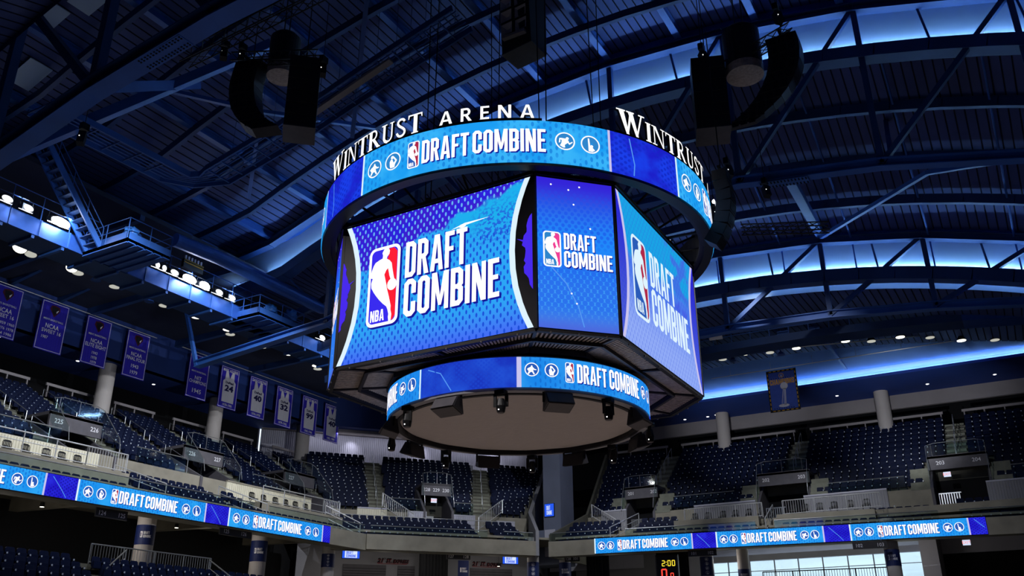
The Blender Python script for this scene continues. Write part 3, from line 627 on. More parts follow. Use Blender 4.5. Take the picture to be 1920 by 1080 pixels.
# vertical clerestory walls above the steps of the roof, washed by LED coves
def clere(name, y, zb, zt, vf, mat, x0=-46, x1=36, n=60):
    m = MB()
    for i in range(n):
        a, b = x0+(x1-x0)*i/n, x0+(x1-x0)*(i+1)/n
        m.quad((a, y, zb+vf(a)), (b, y, zb+vf(b)), (b, y, zt+vf(b)), (a, y, zt+vf(a)), mat)
    return m.build(name, kind='structure')
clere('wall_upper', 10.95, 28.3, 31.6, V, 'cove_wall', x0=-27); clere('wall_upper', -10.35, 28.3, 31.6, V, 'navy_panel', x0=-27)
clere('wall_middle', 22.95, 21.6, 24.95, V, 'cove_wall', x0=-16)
def curve_pts(y, z0, vf, x0, x1, n): return [(x0+(x1-x0)*i/n, y, z0+vf(x0+(x1-x0)*i/n)) for i in range(n+1)]
def cbeam(m, y, z0, vf, x0, x1, w, h, mat, n=28):
    P = curve_pts(y, z0, vf, x0, x1, n)
    for i in range(n):
        a, b = Vector(P[i]), Vector(P[i+1]); e = (b-a).normalized()*.02
        m.beam(a-e, b+e, w, h, mat)
def led(name, label, y, z0, vf, x0, x1, mat, h=.05, n=28):
    m = MB(); P = curve_pts(y, z0, vf, x0, x1, n)
    for i in range(n): m.beam(P[i], P[i+1], .05, h, mat)
    return tag(m.build(name), label, 'cove light')
led('led_strip', 'blue-white LED cove strip along the upper clerestory arch', 10.75, 28.98, V, -27, 34, 'led_strip')
led('led_strip', 'blue-white LED cove strip along the middle clerestory arch', 22.8, 22.78, V, -14, 33, 'led_strip')
# cove edge pipes and lower flanges
m = MB(); cbeam(m, 10.2, 28.28, V, -26, 34, .75, .62, 'steel_navy'); m.build('trim_1', kind='structure')
m = MB(); cbeam(m, 22.1, 22.1, V, -16, 34, .7, .7, 'steel_navy'); m.build('trim_2', kind='structure')
m = MB(); cbeam(m, 10.6, 31.3, V, -26, 34, .9, .35, 'steel_blue'); m.build('trim_3', kind='structure')
m = MB(); cbeam(m, 22.5, 24.75, V, -16, 34, .7, .3, 'steel_blue'); m.build('trim_4', kind='structure')
# main trusses
def truss(label, y, zb, vb, zt, vt, xs, w, vert=True, name='roof_truss', lean=1, bm='steel_blue'):
    t = thing(name, label, 'roof truss', (0, y, zb)); vb_ = lambda x: zb+vb(x); vt_ = lambda x: zt+vt(x)
    m = MB()
    for i in range(len(xs)-1): m.ibeam((xs[i], y, vb_(xs[i])), (xs[i+1], y, vb_(xs[i+1])), w, w*.75, bm)
    o = m.build('bottom_chord', t)
    m = MB()
    for i in range(len(xs)-1): m.ibeam((xs[i], y, vt_(xs[i])), (xs[i+1], y, vt_(xs[i+1])), w, w*.75, 'steel_navy')
    m.build('top_chord', t)
    for i, x in enumerate(xs):
        if abs(x) > 30 or x < -19: continue
        m = MB(); m.ibeam((x, y, vb_(x)), (x, y, vt_(x)), w*.6, w*.6, 'steel_navy') if False else m.beam((x, y, vb_(x)), (x, y, vt_(x)), w*.5, w*.5, 'steel_navy'); m.build('upright', t)
        j = i+1 if x >= 0 else i-1
        if x >= 0 and i+1 < len(xs) and abs(xs[i+1]) < 31: m = MB(); m.beam((x, y, vb_(x)), (xs[i+1], y, vt_(xs[i+1])), w*.5, w*.45, 'steel_navy'); m.build('diagonal', t)
        if x <= 0 and i > 0 and xs[i-1] > -19: m = MB(); m.beam((x, y, vb_(x)), (xs[i-1], y, vt_(xs[i-1])), w*.5, w*.45, 'steel_navy'); m.build('diagonal', t)
    return t
VB = lambda x: -.0077*x*x if abs(x) <= 18 else -2.495-.08*(abs(x)-18)
XS = [-28.2, -23, -18, -12, -6, 0, 6, 12, 18, 24, 30]
truss('deep arched blue steel roof truss crossing the hall behind the scoreboard', 10, 22.3, VB, 30.7, V, XS, .5)
TN = truss('deep arched blue steel roof truss crossing the hall in front of the scoreboard', -10, 22.3, VB, 30.7, V, XS, .72)
truss('shallower blue roof truss in front of the middle lit clerestory', 22, 19.6, lambda x: -.005*x*x, 24.3, V, [-10.2, -4.3, 1.5, 7.2, 12.4, 17.7, 23.5, 29.5], .5)
m = MB()
for k in range(2):
    xa = -9.4 if k == 0 else 6.9; ya = -10 if k == 0 else 10
    m = MB(); P0, P1 = Vector((xa, ya, 22.3+VB(xa)-.36)), Vector((xa+2.1, ya, 22.3+VB(xa+2.1)-.36)); m.beam(P0, P1, .62, .03, 'steel_blue')
    for i in range(14):
        for j in (-.24, -.14, .14, .24): c = P0.lerp(P1, (i+.5)/14); m.box(c.x-.03, c.x+.03, c.y+j-.025, c.y+j+.025, c.z-.04, c.z-.01, 'black_void')
    tag(m.build('splice_plate'), 'perforated splice plate under the %s truss' % ('near, upper left,' if k == 0 else 'far, right,'), 'plate', 'splice plates')
for k, (x, y, nm) in enumerate(((-16.6, -8.2, 'between the purlins at the top left'), (-13.2, -9.2, 'nearest the top edge, left'), (-21.5, -7.4, 'farthest left, beside the truss web'), (-18.6, -8.8, 'small, behind the truss upright'))):
    m = MB(); m.hexa([(x-.8, y-.55, 31.3+V(x-.8)), (x+.8, y-.55, 31.3+V(x+.8)), (x+.8, y+.55, 31.3+V(x+.8)), (x-.8, y+.55, 31.3+V(x-.8)), (x-.8, y-.55, 31.34+V(x-.8)), (x+.8, y-.55, 31.34+V(x+.8)), (x+.8, y+.55, 31.34+V(x+.8)), (x-.8, y+.55, 31.34+V(x-.8))], 'cove_wall'); tag(m.build('roof_panel'), 'pale smooth panel on the ribbed deck, '+nm, 'panel', 'pale panels on the deck')
# purlins (along the hall) and arched rafters (across)
for k in range(-9, 8):
    x = 3.84*k
    m = MB(); m.ibeam((x, -10, 31.2+V(x)), (x, 10, 31.2+V(x)), .34, .42, 'steel_blue')
    tag(m.build('roof_purlin'), 'blue roof purlin under the central deck, %s' % ('over the scoreboard centre line' if k == 0 else '%s to the %s of the scoreboard' % (['', 'nearest', 'second', 'third', 'fourth', 'fifth', 'sixth', 'seventh', 'eighth', 'ninth'][abs(k)], 'left' if k < 0 else 'right')), 'beam', 'purlins under the central deck')
for y, nm in ((-6.7, 'nearest the front truss'), (-3.3, 'second from the front truss'), (0, 'crossing over the scoreboard'), (3.3, 'just past the scoreboard'), (6.7, 'nearest the upper lit cove')):
    m = MB(); cbeam(m, y, 30.75, V, -40, 34, .22, .4, 'steel_navy'); tag(m.build('roof_rafter'), 'arched navy roof rafter %s' % nm, 'beam', 'rafters under the central deck')
for y, nm in ((13.2, 'uppermost'), (16.4, 'middle'), (19.3, 'lowest')):
    m = MB(); cbeam(m, y, 28.3-(y-10)*.33, V, -26, 34, .25, .5, 'steel_navy'); tag(m.build('roof_rafter'), '%s arched navy rafter between the two lit clerestories' % nm, 'beam', 'rafters between the lit clerestories')
for k in range(-6, 8):
    x = 3.84*k+1.2
    m = MB(); m.tube([(x, 10.4, 28.2+V(x)), (x, 22.2, 24.3+V(x)), (x, 22.3, 22.3+V(x))], .055, 'steel_blue')
    tag(m.build('roof_pipe'), 'thin blue sprinkler pipe down the middle deck, %s from the left' % (ORD[k+6]), 'pipe', 'sprinkler pipes on the middle deck')
for k, (x, z) in enumerate(((-1.5, 0), (3.2, 0), (8.6, 0), (14.5, 0), (18.2, 0), (-6.5, 0))):
    m = MB(); m.beam((x, 10.2, 30.9+V(x)), (x+.3, 10.25, 28.6+V(x)), .1, .1, 'steel_navy'); tag(m.build('wall_mullion'), 'slim dark post across the upper lit clerestory, %s built span' % ORD[k], 'post', 'posts across the upper clerestory')
for k, x in enumerate((-1.5, 4.2, 9.8, 15.0, 19.5)):
    m = MB(); m.tube([(x, 22.3, 24.5+V(x)), (x+.2, 22.2, 22.2+V(x))], .06, 'steel_navy'); tag(m.build('wall_mullion'), 'slim dark post across the middle lit clerestory, %s from the scoreboard' % ORD[k], 'post', 'posts across the middle clerestory')
# inclined struts between the trusses
for a, b, nm in (((-28.2, 10, 18.9), (-30.3, 10, 23.9), 'thin blue strut rising from the left end of the far truss'), ((8.1, 10, 21.9), (7.3, 22, 24.2), 'sloping box strut from far truss down to the middle clerestory, right of scoreboard'), ((7.4, 21.5, 23.8), (13.5, 14.5, 22.6), 'thin diagonal brace fanning right from the middle clerestory'), ((13.5, 14.5, 22.6), (21, 10, 19.6), 'thin diagonal brace reaching the far right truss end'),
                 ((-4.2, 10, 22.1), (-4.6, 22, 24.0), 'sloping box strut behind the scoreboard'), ((-16.5, 10, 20.1), (-16.8, 22, 21.8), 'sloping box strut left of the scoreboard'),
                 ((-11.8, -9.8, 21.3), (-15.5, -3, 27.0), 'dark diagonal brace rising from the front truss at upper left'), ((-17.5, -9.8, 20.0), (-12, -2, 28.6), 'long diagonal brace crossing the upper left deck'),
                 ((-15.4, 1.0, 27.8), (-20.5, 5.5, 26.4), 'short brace by the node left of the speaker cluster'), ((-15.4, 1.0, 27.8), (-12.5, 6.5, 29.0), 'thin brace from node towards the scoreboard'), ((-15.4, 1.0, 27.8), (-19, -4.5, 27.6), 'thin vertical-looking brace above the node'),
                 ((-11, 3, 26), (-5.5, -3, 27.8), 'light brace rising behind the hanging speakers'), ((12.4, 10, 21.2), (12.2, 14.5, 25.8), 'short stub brace on far truss at right')):
    m = MB(); w = .42 if 'box' in nm or 'dark diag' in nm or 'long' in nm else .2; m.beam(a, b, w, w, 'steel_blue'); tag(m.build('roof_brace'), nm, 'beam', 'roof braces')
# ---- outer walls
def plane(name, a, b, z0, z1, mat, kind='structure', th=.25):
    m = MB(); a = Vector((*a, 0)); b = Vector((*b, 0)); d = (b-a).normalized(); n = Vector((-d.y, d.x, 0))*th
    m.hexa([(a.x, a.y, z0), (b.x, b.y, z0), (b.x+n.x, b.y+n.y, z0), (a.x+n.x, a.y+n.y, z0), (a.x, a.y, z1), (b.x, b.y, z1), (b.x+n.x, b.y+n.y, z1), (a.x+n.x, a.y+n.y, z1)], mat)
    return m.build(name, kind=kind)
plane('wall_left', (-46, -45), (-46, 62), -.6, 24.6, 'black_void')
plane('wall_back', (-60, 55), (60, 55), -.6, 24.6, 'black_void')
plane('wall_front', (60, -45), (-60, -45), -.6, 33, 'dark_panel')
plane('wall_right', (36, 60), (36, -45), -.6, 33, 'dark_panel')
# outer low roofs: above the left stand and the corner
m = MB(); m.box(-46, -24, -45, 55, 24.35, 24.6, 'dark_panel'); m.box(-24, -15.8, 22.9, 55, 24.35, 24.6, 'dark_panel'); m.box(-16, -15.8, 22.9, 50, 20.5, 24.4, 'navy_panel'); m.build('ceiling', kind='structure')
m = MB(); m.hexa([(-26.1, 10, 22), (-25.9, 10, 22), (-25.9, 23, 18.5), (-26.1, 23, 18.5), (-26.1, 10, 24.5), (-25.9, 10, 24.5), (-25.9, 23, 24.5), (-26.1, 23, 24.5)], 'navy_panel') if False else None
for y in (-6, 1.5, 9, 16.5, 24):
    m = MB(); m.beam((-39, y, 24.1), (-24, y, 24.3), .3, .5, 'steel_navy'); tag(m.build('ceiling_beam'), 'navy beam on the flat dark ceiling over the left stand, %s' % {-6: 'nearest the camera', 1.5: 'above the sixteenth-round banner', 9: 'above the final four banner', 16.5: 'above the first jersey banner', 24: 'above the last jersey banners'}[y], 'beam', 'beams over the left stand')
# left soffit, fascia
m = MB(); m.box(-43.5, -38.4, -45, 37, 21.35, 21.5, 'soffit_navy'); m.box(-38.55, -38.4, -45, 37, 21.35, 24.35, 'navy_panel'); m.box(-43.6, -43.4, -45, 37, 18.5, 21.5, 'black_void'); m.build('wall_left_upper', kind='structure')
# end soffit with cove, grey beam, black rear
m = MB(); m.box(-16, 36, 42.6, 48.9, 21.5, 21.6, 'soffit_navy'); m.box(-16, 36, 42.55, 42.65, 21.45, 21.66, 'soffit_navy'); m.build('ceiling', kind='structure')
m = MB(); m.box(-24, 36, 48.5, 48.8, 20.4, 21.52, 'beam_grey'); m.build('trim_5', kind='structure')
m = MB(); m.box(-24, 36, 50.4, 50.6, 17, 21.5, 'black_void'); m.build('wall_end_rear', kind='structure')
m = MB(); n = 40
for i in range(n):
    a, b = -18+54*i/n, -18+54*(i+1)/n
    za, zb = 22.75+V2(a), 22.75+V2(b)
    m.quad((a, 37.9, za), (b, 37.9, zb), (b, 43.0, 22.3), (a, 43.0, 22.3), 'cove_ceiling'); m.quad((a, 43.0, 22.3), (b, 43.0, 22.3), (b, 43.3, 22.05), (a, 43.3, 22.05), 'cove_wall'); m.quad((a, 43.3, 22.05), (b, 43.3, 22.05), (b, 43.35, 21.55), (a, 43.35, 21.55), 'cove_wall')  # paler back strips put the whiter cove glow into the colour
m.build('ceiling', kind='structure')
m = MB(); m.box(-16, 36, 43.08, 43.13, 21.72, 21.77, 'led_strip_soft'); tag(m.build('led_strip'), 'blue-white LED cove strip above the navy soffit of the end stand', 'cove light')
for x in (-10.8, -6.96, 4.56, 12.2, 19.9):
    m = MB(); m.hexa([(x-.1, 36, 22.4), (x+.1, 36, 22.4), (x+.1, 42.4, 22.3), (x-.1, 42.4, 22.3), (x-.1, 36, 23), (x+.1, 36, 23), (x+.1, 42.5, 22.7), (x-.1, 42.5, 22.7)], 'steel_blue')
    tag(m.build('ceiling_rib'), 'blue rib under the lit sloping ceiling, %s' % {-10.8: 'hidden side behind scoreboard', -6.96: 'beside the scoreboard corner', 4.56: 'right of the gold banner', 12.2: 'second right of the gold banner', 19.9: 'at the right edge'}[x], 'beam', 'ribs under the lit sloping ceiling')
# small downlights in the soffits
def downlight(x, y, z, nm):
    m = MB(); m.cyl((x, y), .11, .11, z-.03, z+.01, 'dot_light', 10); m.cyl((x, y), .15, .15, z-.015, z+.01, 'white_box', 10); tag(m.build('downlight'), nm, 'downlight', 'small downlights in the navy soffits')
for i, (x, y) in enumerate(((-9.9, 47.2), (-7.9, 47.3), (-7.1, 47.1), (-2.1, 46.6), (3.0, 46.3), (6.3, 46.6), (9.6, 46.5), (14.2, 46.4))): downlight(x, y, 21.49, 'small round downlight in the end soffit, %s from the scoreboard' % ORD[i])
for i, y in enumerate((4.5, 10.2, 16.6, -1, 23)): downlight(-40.4, y, 21.34, 'small round downlight in left soffit, %s' % ('between the banners, number %s along' % ORD[i]))
# ---- round white columns
def column(x, y, z0, z1, r, lab, wraps=()):
    t = thing('column', lab, 'column', (x, y, z0), 'round white columns')
    m = MB(); m.cyl((x, y), r, r, z0, z1, 'column_white', 32); m.build('shaft', t); return t
column(-39.4, 11.9, 17.2, 21.4, .55, 'round white column behind the left stand, between the elite eight and final four banners')
column(-39.4, 21.9, 17.2, 21.4, .55, 'round white column behind the left stand, below the first jersey banner')
column(-39.4, 31.9, 17.2, 21.4, .6, 'round white column at the far end of the left stand, behind the jersey banners')
column(-6.55, 46.95, 17.4, 21.52, .54, 'round white column behind the end stand, just right of the scoreboard')
column(6.15, 46.95, 17.4, 21.52, .54, 'round white column behind the end stand, right of the gold banner')
# ================================================================ STANDS
class Fr:
    def __init__(s, A, d, n): s.A = Vector((*A, 0)); s.d = Vector((*d, 0)).normalized(); s.n = Vector((*n, 0)).normalized()
    def __call__(s, t, q, z): p = s.A+s.d*t+s.n*q; return (p.x, p.y, z)
LF = Fr((-24, 0), (0, 1), (-1, 0)); CF = Fr((-23.9, 22.2), (.646, .763), (-.763, .646))
EF = Fr((-12.2, 32.5), (.99076, .13562), (-.13562, .99076)); EU = Fr((0, 34.4), (1, 0), (0, 1))
def sbox(m, F, t0, t1, q0, q1, z0, z1, mat):
    m.hexa([F(t0, q0, z0), F(t1, q0, z0), F(t1, q1, z0), F(t0, q1, z0), F(t0, q0, z1), F(t1, q0, z1), F(t1, q1, z1), F(t0, q1, z1)] if F.d.cross(F.n).z > 0 else [F(t1, q0, z0), F(t0, q0, z0), F(t0, q1, z0), F(t1, q1, z0), F(t1, q0, z1), F(t0, q0, z1), F(t0, q1, z1), F(t1, q1, z1)], mat)
SEATS = []     # (location, angle, label) of every stadium seat
def seat_at(F, t, q, z, lab): SEATS.append((F(t, q, z), math.atan2(F.d.y, F.d.x) if True else 0, F, lab))
def interp(a, b, k): return a+(b-a)*k
def tier(name, F, rows, s0, dep, z0, rise, tl, tr, aisles, portals, desc, thick=1.0):
    """aisles: (bottom t0,t1, top t0,t1); portals: (t0,t1,rows); tl/tr = (bottom, top)"""
    m = MB(); st = MB()
    for r in range(rows):
        k = r/max(1, rows-1); q0 = s0+dep*r; z = z0+rise*r; a, b = interp(*tl, k), interp(*tr, k)
        cut = [(p[0], p[1]) for p in portals if r < p[2]]
        pieces = [(a, b)]
        for c0, c1 in cut:
            nx = []
            for x, y in pieces:
                if c1 <= x or c0 >= y: nx.append((x, y))
                else:
                    if c0 > x: nx.append((x, c0))
                    if c1 < y: nx.append((c1, y))
            pieces = nx
        for x, y in pieces: sbox(m, F, x, y, q0, q0+dep+.02, z-thick, z, 'concrete_dark')
        blocks = []; ed = []
        for i, (b0, b1, u0, u1) in enumerate(aisles):
            e0, e1 = interp(b0, u0, k), interp(b1, u1, k); ed.append((e0, e1))
            if e0 < a-1 or e1 > b+1: continue
            ok = all(not (c0 < (e0+e1)/2 < c1) for c0, c1 in cut)
            if ok:
                sbox(st, F, e0, e1, q0, q0+dep, z-.02, z+.01, 'concrete_step'); sbox(st, F, e0, e1, q0+dep*.5, q0+dep, z, z+rise*.5, 'concrete_step')
        forb = ed+[(c0-.1, c1+.1) for c0, c1 in cut]
        # flank stairs beside portals
        for c0, c1 in cut:
            pass
        forb.sort(); x = a; si = 0; row_blocks = []
        for f0, f1 in forb+[(b, b)]:
            if f0-x > .5: row_blocks.append((x, f0))
            x = max(x, f1)
        for bi, (x0, x1) in enumerate(row_blocks):
            n = int((x1-x0-.06)/.54)
            if n < 1: continue
            off = (x1-x0-n*.54)/2
            for i in range(n):
                SEATS.append((F, x0+off+.27+i*.54, q0+dep*.62, z, desc, r, i, bi))
    o = m.build('floor', kind='structure'); o2 = st.build('floor', kind='structure')
# ---- left stand
LA = [(1.7, 2.8, 2.6, 3.8), (6.1, 7.2, 7.4, 8.6), (11.0, 12.1, 12.6, 13.9), (15.3, 16.4, 17.5, 19.2), (20.0, 21.1, 22.6, 24.2), (24.2, 25.3, 27.6, 29.6)]
LP = [(2.8, 6.1, 5), (12.1, 15.3, 5), (21.1, 24.2, 5)]
tier('left', LF, 14, 5.2, .83, 12.5, .425, (-8, -9), (29, 33), LA, LP, 'upper left stand', 1.1)
# front part of the left stand (five rows to the wall, two below the chair platforms)
LPLAT = [(-8, 4.9), (14.6, 22.2)]
def front_tier(F, t0, t1, plats, aisles, desc, s_end=4.9, zp=11.2):
    for r in range(5):
        q0 = .35+.88*r; z = 9.3+.42*r; a, b = t0, t1
        segs = [(a, b)] if r < 2 else []
        if r >= 2:
            x = a
            for p0, p1 in sorted(plats)+[(b, b)]:
                if p0-x > .6: segs.append((x, min(p0, b)))
                x = max(x, p1)
        mm = MB()
        for x0, x1 in segs: sbox(mm, F, x0, x1, q0, q0+.9, z-.32, z, 'concrete')
        if segs: mm.build('floor', kind='structure')
        for x0, x1 in segs:
            cuts = sorted([(c0, c1) for c0, c1 in aisles if c1 > x0 and c0 < x1]); x = x0; bi = 0
            for c0, c1 in cuts+[(x1, x1)]:
                n = int((min(c0, x1)-x-.1)/.54)
                off = (min(c0, x1)-x-n*.54)/2 if n > 0 else 0
                for i in range(max(0, n)): SEATS.append((F, x+off+.27+i*.54, q0+.5, z, desc, r, i, bi+int(x*3)))
                x = max(x, c1); bi += 1
    for p0, p1 in plats:
        mm = MB(); sbox(mm, F, p0, p1, 2.15, s_end+.3, zp-.4, zp, 'concrete'); sbox(mm, F, p0, p1, 2.12, 2.3, 9.4, zp-.02, 'concrete'); mm.build('floor', kind='structure')
front_tier(LF, -8, 22.2, LPLAT, [(12.2, 13.3), (4.9, 6.1)], 'front rows of the left stand')
m = MB(); sbox(m, LF, 4.9, 14.6, 4.75, 5.3, 10.5, 11.2, 'concrete'); m.build('floor', kind='structure')
# ---- end stand
EA = [(-12.9, -12.0, -12.0, -10.4), (-.95, -.3, -.8, .35), (10.3, 11.5, 10.2, 11.5)]
EA2 = [(-11.7, -10.5, -11.7, -10.5), (-.8, .35, -.8, .35), (10.2, 11.5, 10.2, 11.5)]
EP = [(-12.9, -10.2, 4), (-2.4, 1.3, 4), (9.1, 12.8, 4)]
EFL = [(-14.1, -12.9), (-10.2, -9.0), (-3.7, -2.4), (1.3, 2.5), (7.9, 9.1), (12.8, 14.0)]
tier('end', EU, 12, 5.0, .625, 12.5, .5, (-15.8, -17.2), (30, 30), EA2, EP, 'upper end stand', 1.1)
EPL = [(5.2, 11.0), (12.2, 18.4)]
front_tier(EF, -3.3, 42, EPL, [(1.0, 2.1), (11.1, 12.2), (22.0, 23.2)], 'front rows of the end stand', 5.4)
m = MB(); sbox(m, EU, -15.8, 30, 3.2, 5.2, 10.7, 11.2, 'concrete'); m.build('floor', kind='structure')
# ---- corner stand
CA = [(1.2, 2.3, 2.9, 4.2), (9.2, 10.7, 12.9, 14.2)]
CP = [(5.15, 7.5, 3)]
tier('corner', CF, 15, 5.7, .83, 12.4, .42, (-2.2, -2.6), (13.4, 20.0), CA, CP, 'upper corner stand', 1.1)
front_tier(CF, -2.2, 11.9, [], [(8.6, 9.6)], 'front rows of the corner stand')
m = MB(); sbox(m, CF, -2.2, 13.2, 4.7, 5.8, 10.7, 11.2, 'concrete'); m.build('floor', kind='structure')
# ---- fascia, walls between the tiers
def slab(name, F, t0, t1, q0, q1, z0, z1, mat, kind='structure', label=None, cat=None):
    m = MB(); sbox(m, F, t0, t1, q0, q1, z0, z1, mat); return m.build(name, kind=kind)
slab('trim_6', LF, -30, 22.25, .05, .4, 8.95, 9.98, 'concrete')
slab('trim_7', CF, -.05, 11.95, 0, .4, 9.0, 9.98, 'concrete')
slab('trim_8', EF, -3.4, 44, .05, .4, 8.95, 9.98, 'concrete')
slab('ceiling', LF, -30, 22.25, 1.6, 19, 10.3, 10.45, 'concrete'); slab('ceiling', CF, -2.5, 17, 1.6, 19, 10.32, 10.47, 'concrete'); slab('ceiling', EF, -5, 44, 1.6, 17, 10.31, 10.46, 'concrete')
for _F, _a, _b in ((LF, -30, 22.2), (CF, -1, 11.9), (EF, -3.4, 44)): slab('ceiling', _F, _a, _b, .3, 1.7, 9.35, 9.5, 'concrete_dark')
def slatwall(F, t0, t1, s, z0, z1, mat, cap=None, lab=None):
    m = MB(); sbox(m, F, t0, t1, s, s+.12, z0, z1, mat); n = int((t1-t0)/.16)
    for i in range(n): x = t0+(t1-t0)*(i+.5)/n; sbox(m, F, x-.03, x+.03, s-.035, s+.01, z0, z1-.03, mat)
    if cap: sbox(m, F, t0, t1, s-.03, s+.16, z1, z1+.1, cap)
    return tag(m.build('slatted_wall'), lab, 'wall panel', 'slatted wall panels behind the platforms')
slatwall(LF, -8, 4.9, 4.88, 11.2, 12.55, 'cream_slat', None, 'cream slatted wall panel behind the folding chairs, near left platform')
slatwall(LF, 14.2, 22.0, 4.88, 11.2, 12.6, 'cream_slat', 'concrete', 'cream slatted wall panel behind the folding chairs, far left platform')
slatwall(EU, -7.1, -2.5, 4.85, 11.2, 12.7, 'wall_grey', 'wall_light', 'grey slatted wall panel behind the folding chairs, end platform left of portal 202')
slatwall(EU, .9, 6.4, 4.85, 11.2, 12.7, 'wall_grey', 'wall_light', 'grey slatted wall panel behind the folding chairs, end platform right of portal 202')
slatwall(EU, -14.6, -12.5, 4.85, 11.2, 12.9, 'wall_grey', 'wall_light', 'grey slatted wall panel left of portal 201')
slatwall(EU, 12.4, 15.0, 4.85, 11.2, 12.6, 'wall_grey', 'wall_light', 'grey slatted wall panel right of portal 204')
slatwall(CF, .2, 2.4, 5.45, 11.2, 12.5, 'cream_slat', 'wall_light', 'cream slatted panel low on the corner stand, left side')
slatwall(CF, 4.0, 5.4, 5.45, 11.2, 12.4, 'wall_light', 'wall_light', 'pale slatted panel just left of the corner portal')
slatwall(CF, 7.5, 9.2, 5.45, 11.2, 12.3, 'wall_light', 'wall_light', 'pale slatted panel just right of the corner portal')
slatwall(CF, 10.9, 12.4, 5.45, 11.2, 12.0, 'wall_light', 'wall_light', 'pale slatted panel at the right end of the corner stand')
slab('wall_left_lower', LF, -8, 22.2, 5.02, 5.2, 11, 12.6, 'concrete'); slab('wall_end_lower', EU, -15.8, -12.9, 4.97, 5.1, 11, 12.6, 'concrete'); slab('wall_end_lower', EU, -10.2, -2.4, 4.97, 5.1, 11, 12.6, 'concrete'); slab('wall_end_lower', EU, 1.3, 9.1, 4.97, 5.1, 11, 12.6, 'concrete'); slab('wall_end_lower', EU, 12.8, 30, 4.97, 5.1, 11, 12.6, 'concrete')
slab('wall_corner_lower', CF, -2, 5.1, 5.58, 5.72, 11, 12.4, 'concrete'); slab('wall_corner_lower', CF, 7.55, 13.4, 5.58, 5.72, 11, 12.4, 'concrete')
# corner rear wall, pier, side wall
m = MB(); t0, t1 = -6, 20.3
sbox(m, CF, t0, t1, 20.2, 20.4, 17.5, 21.4, 'wall_light')
for i in range(150): x = t0+(t1-t0)*i/150; sbox(m, CF, x, x+.09, 20.14, 20.21, 18.6, 21.3, 'wall_light')
m.build('wall_corner', kind='structure')
m = MB(); sbox(m, CF, t0, t1, 19.6, 20.4, 21.3, 21.75, 'beam_grey'); sbox(m, CF, t0, t1, 18.6, 20.4, 21.75, 24.6, 'navy_panel'); m.build('trim_9', kind='structure')
m = MB(); sbox(m, CF, -3, 22, 18.2, 20.2, 17.3, 18.35, 'concrete_dark'); sbox(m, CF, 5.0, 13.0, 18.1, 18.2, 18.3, 18.95, 'wall_light'); sbox(m, CF, -1.6, 2.6, 18.1, 18.2, 18.3, 18.95, 'wall_light'); sbox(m, CF, 14.6, 20, 18.1, 18.2, 18.3, 18.95, 'wall_light'); m.build('wall_corner_parapet', kind='structure')
m = MB(); m.box(-18.6, -17.1, 37.2, 39.5, 9, 21.5, 'pier_grey'); m.box(-19.8, -18.6, 37.2, 39.5, 9, 11.6, 'pier_grey'); m.build('wall_pier', kind='structure')
m = MB()   # sloping side wall at the right end of the corner stand
for k in range(2): pass
m.hexa([CF(11.95, 0, 9), CF(12.2, 0, 9), CF(13.9, 5.7, 9), CF(13.6, 5.7, 9), CF(11.95, 0, 10.7), CF(12.2, 0, 10.7), CF(13.9, 5.7, 12.9), CF(13.6, 5.7, 12.9)], 'wall_grey')
m.hexa([CF(13.6, 5.7, 9), CF(13.9, 5.7, 9), CF(20.3, 18.3, 9), CF(20.0, 18.3, 9), CF(13.6, 5.7, 12.9), CF(13.9, 5.7, 12.9), CF(20.3, 18.3, 19.1), CF(20.0, 18.3, 19.1)], 'wall_grey'); m.build('wall_corner_side', kind='structure')
m = MB()   # sloping side wall at the left end of the end stand
m.hexa([(-16.0, 33.0, 9), (-15.8, 33.0, 9), (-15.8, 39.4, 9), (-16.0, 39.4, 9), (-16.0, 33.0, 10.6), (-15.8, 33.0, 10.6), (-15.8, 39.4, 12.9), (-16.0, 39.4, 12.9)], 'concrete_dark')
m.hexa([(-16.0, 39.4, 9), (-15.8, 39.4, 9), (-17.2, 46.9, 9), (-17.4, 46.9, 9), (-16.0, 39.4, 12.9), (-15.8, 39.4, 12.9), (-17.2, 46.9, 19.2), (-17.4, 46.9, 19.2)], 'concrete_dark'); m.build('wall_end_side', kind='structure')
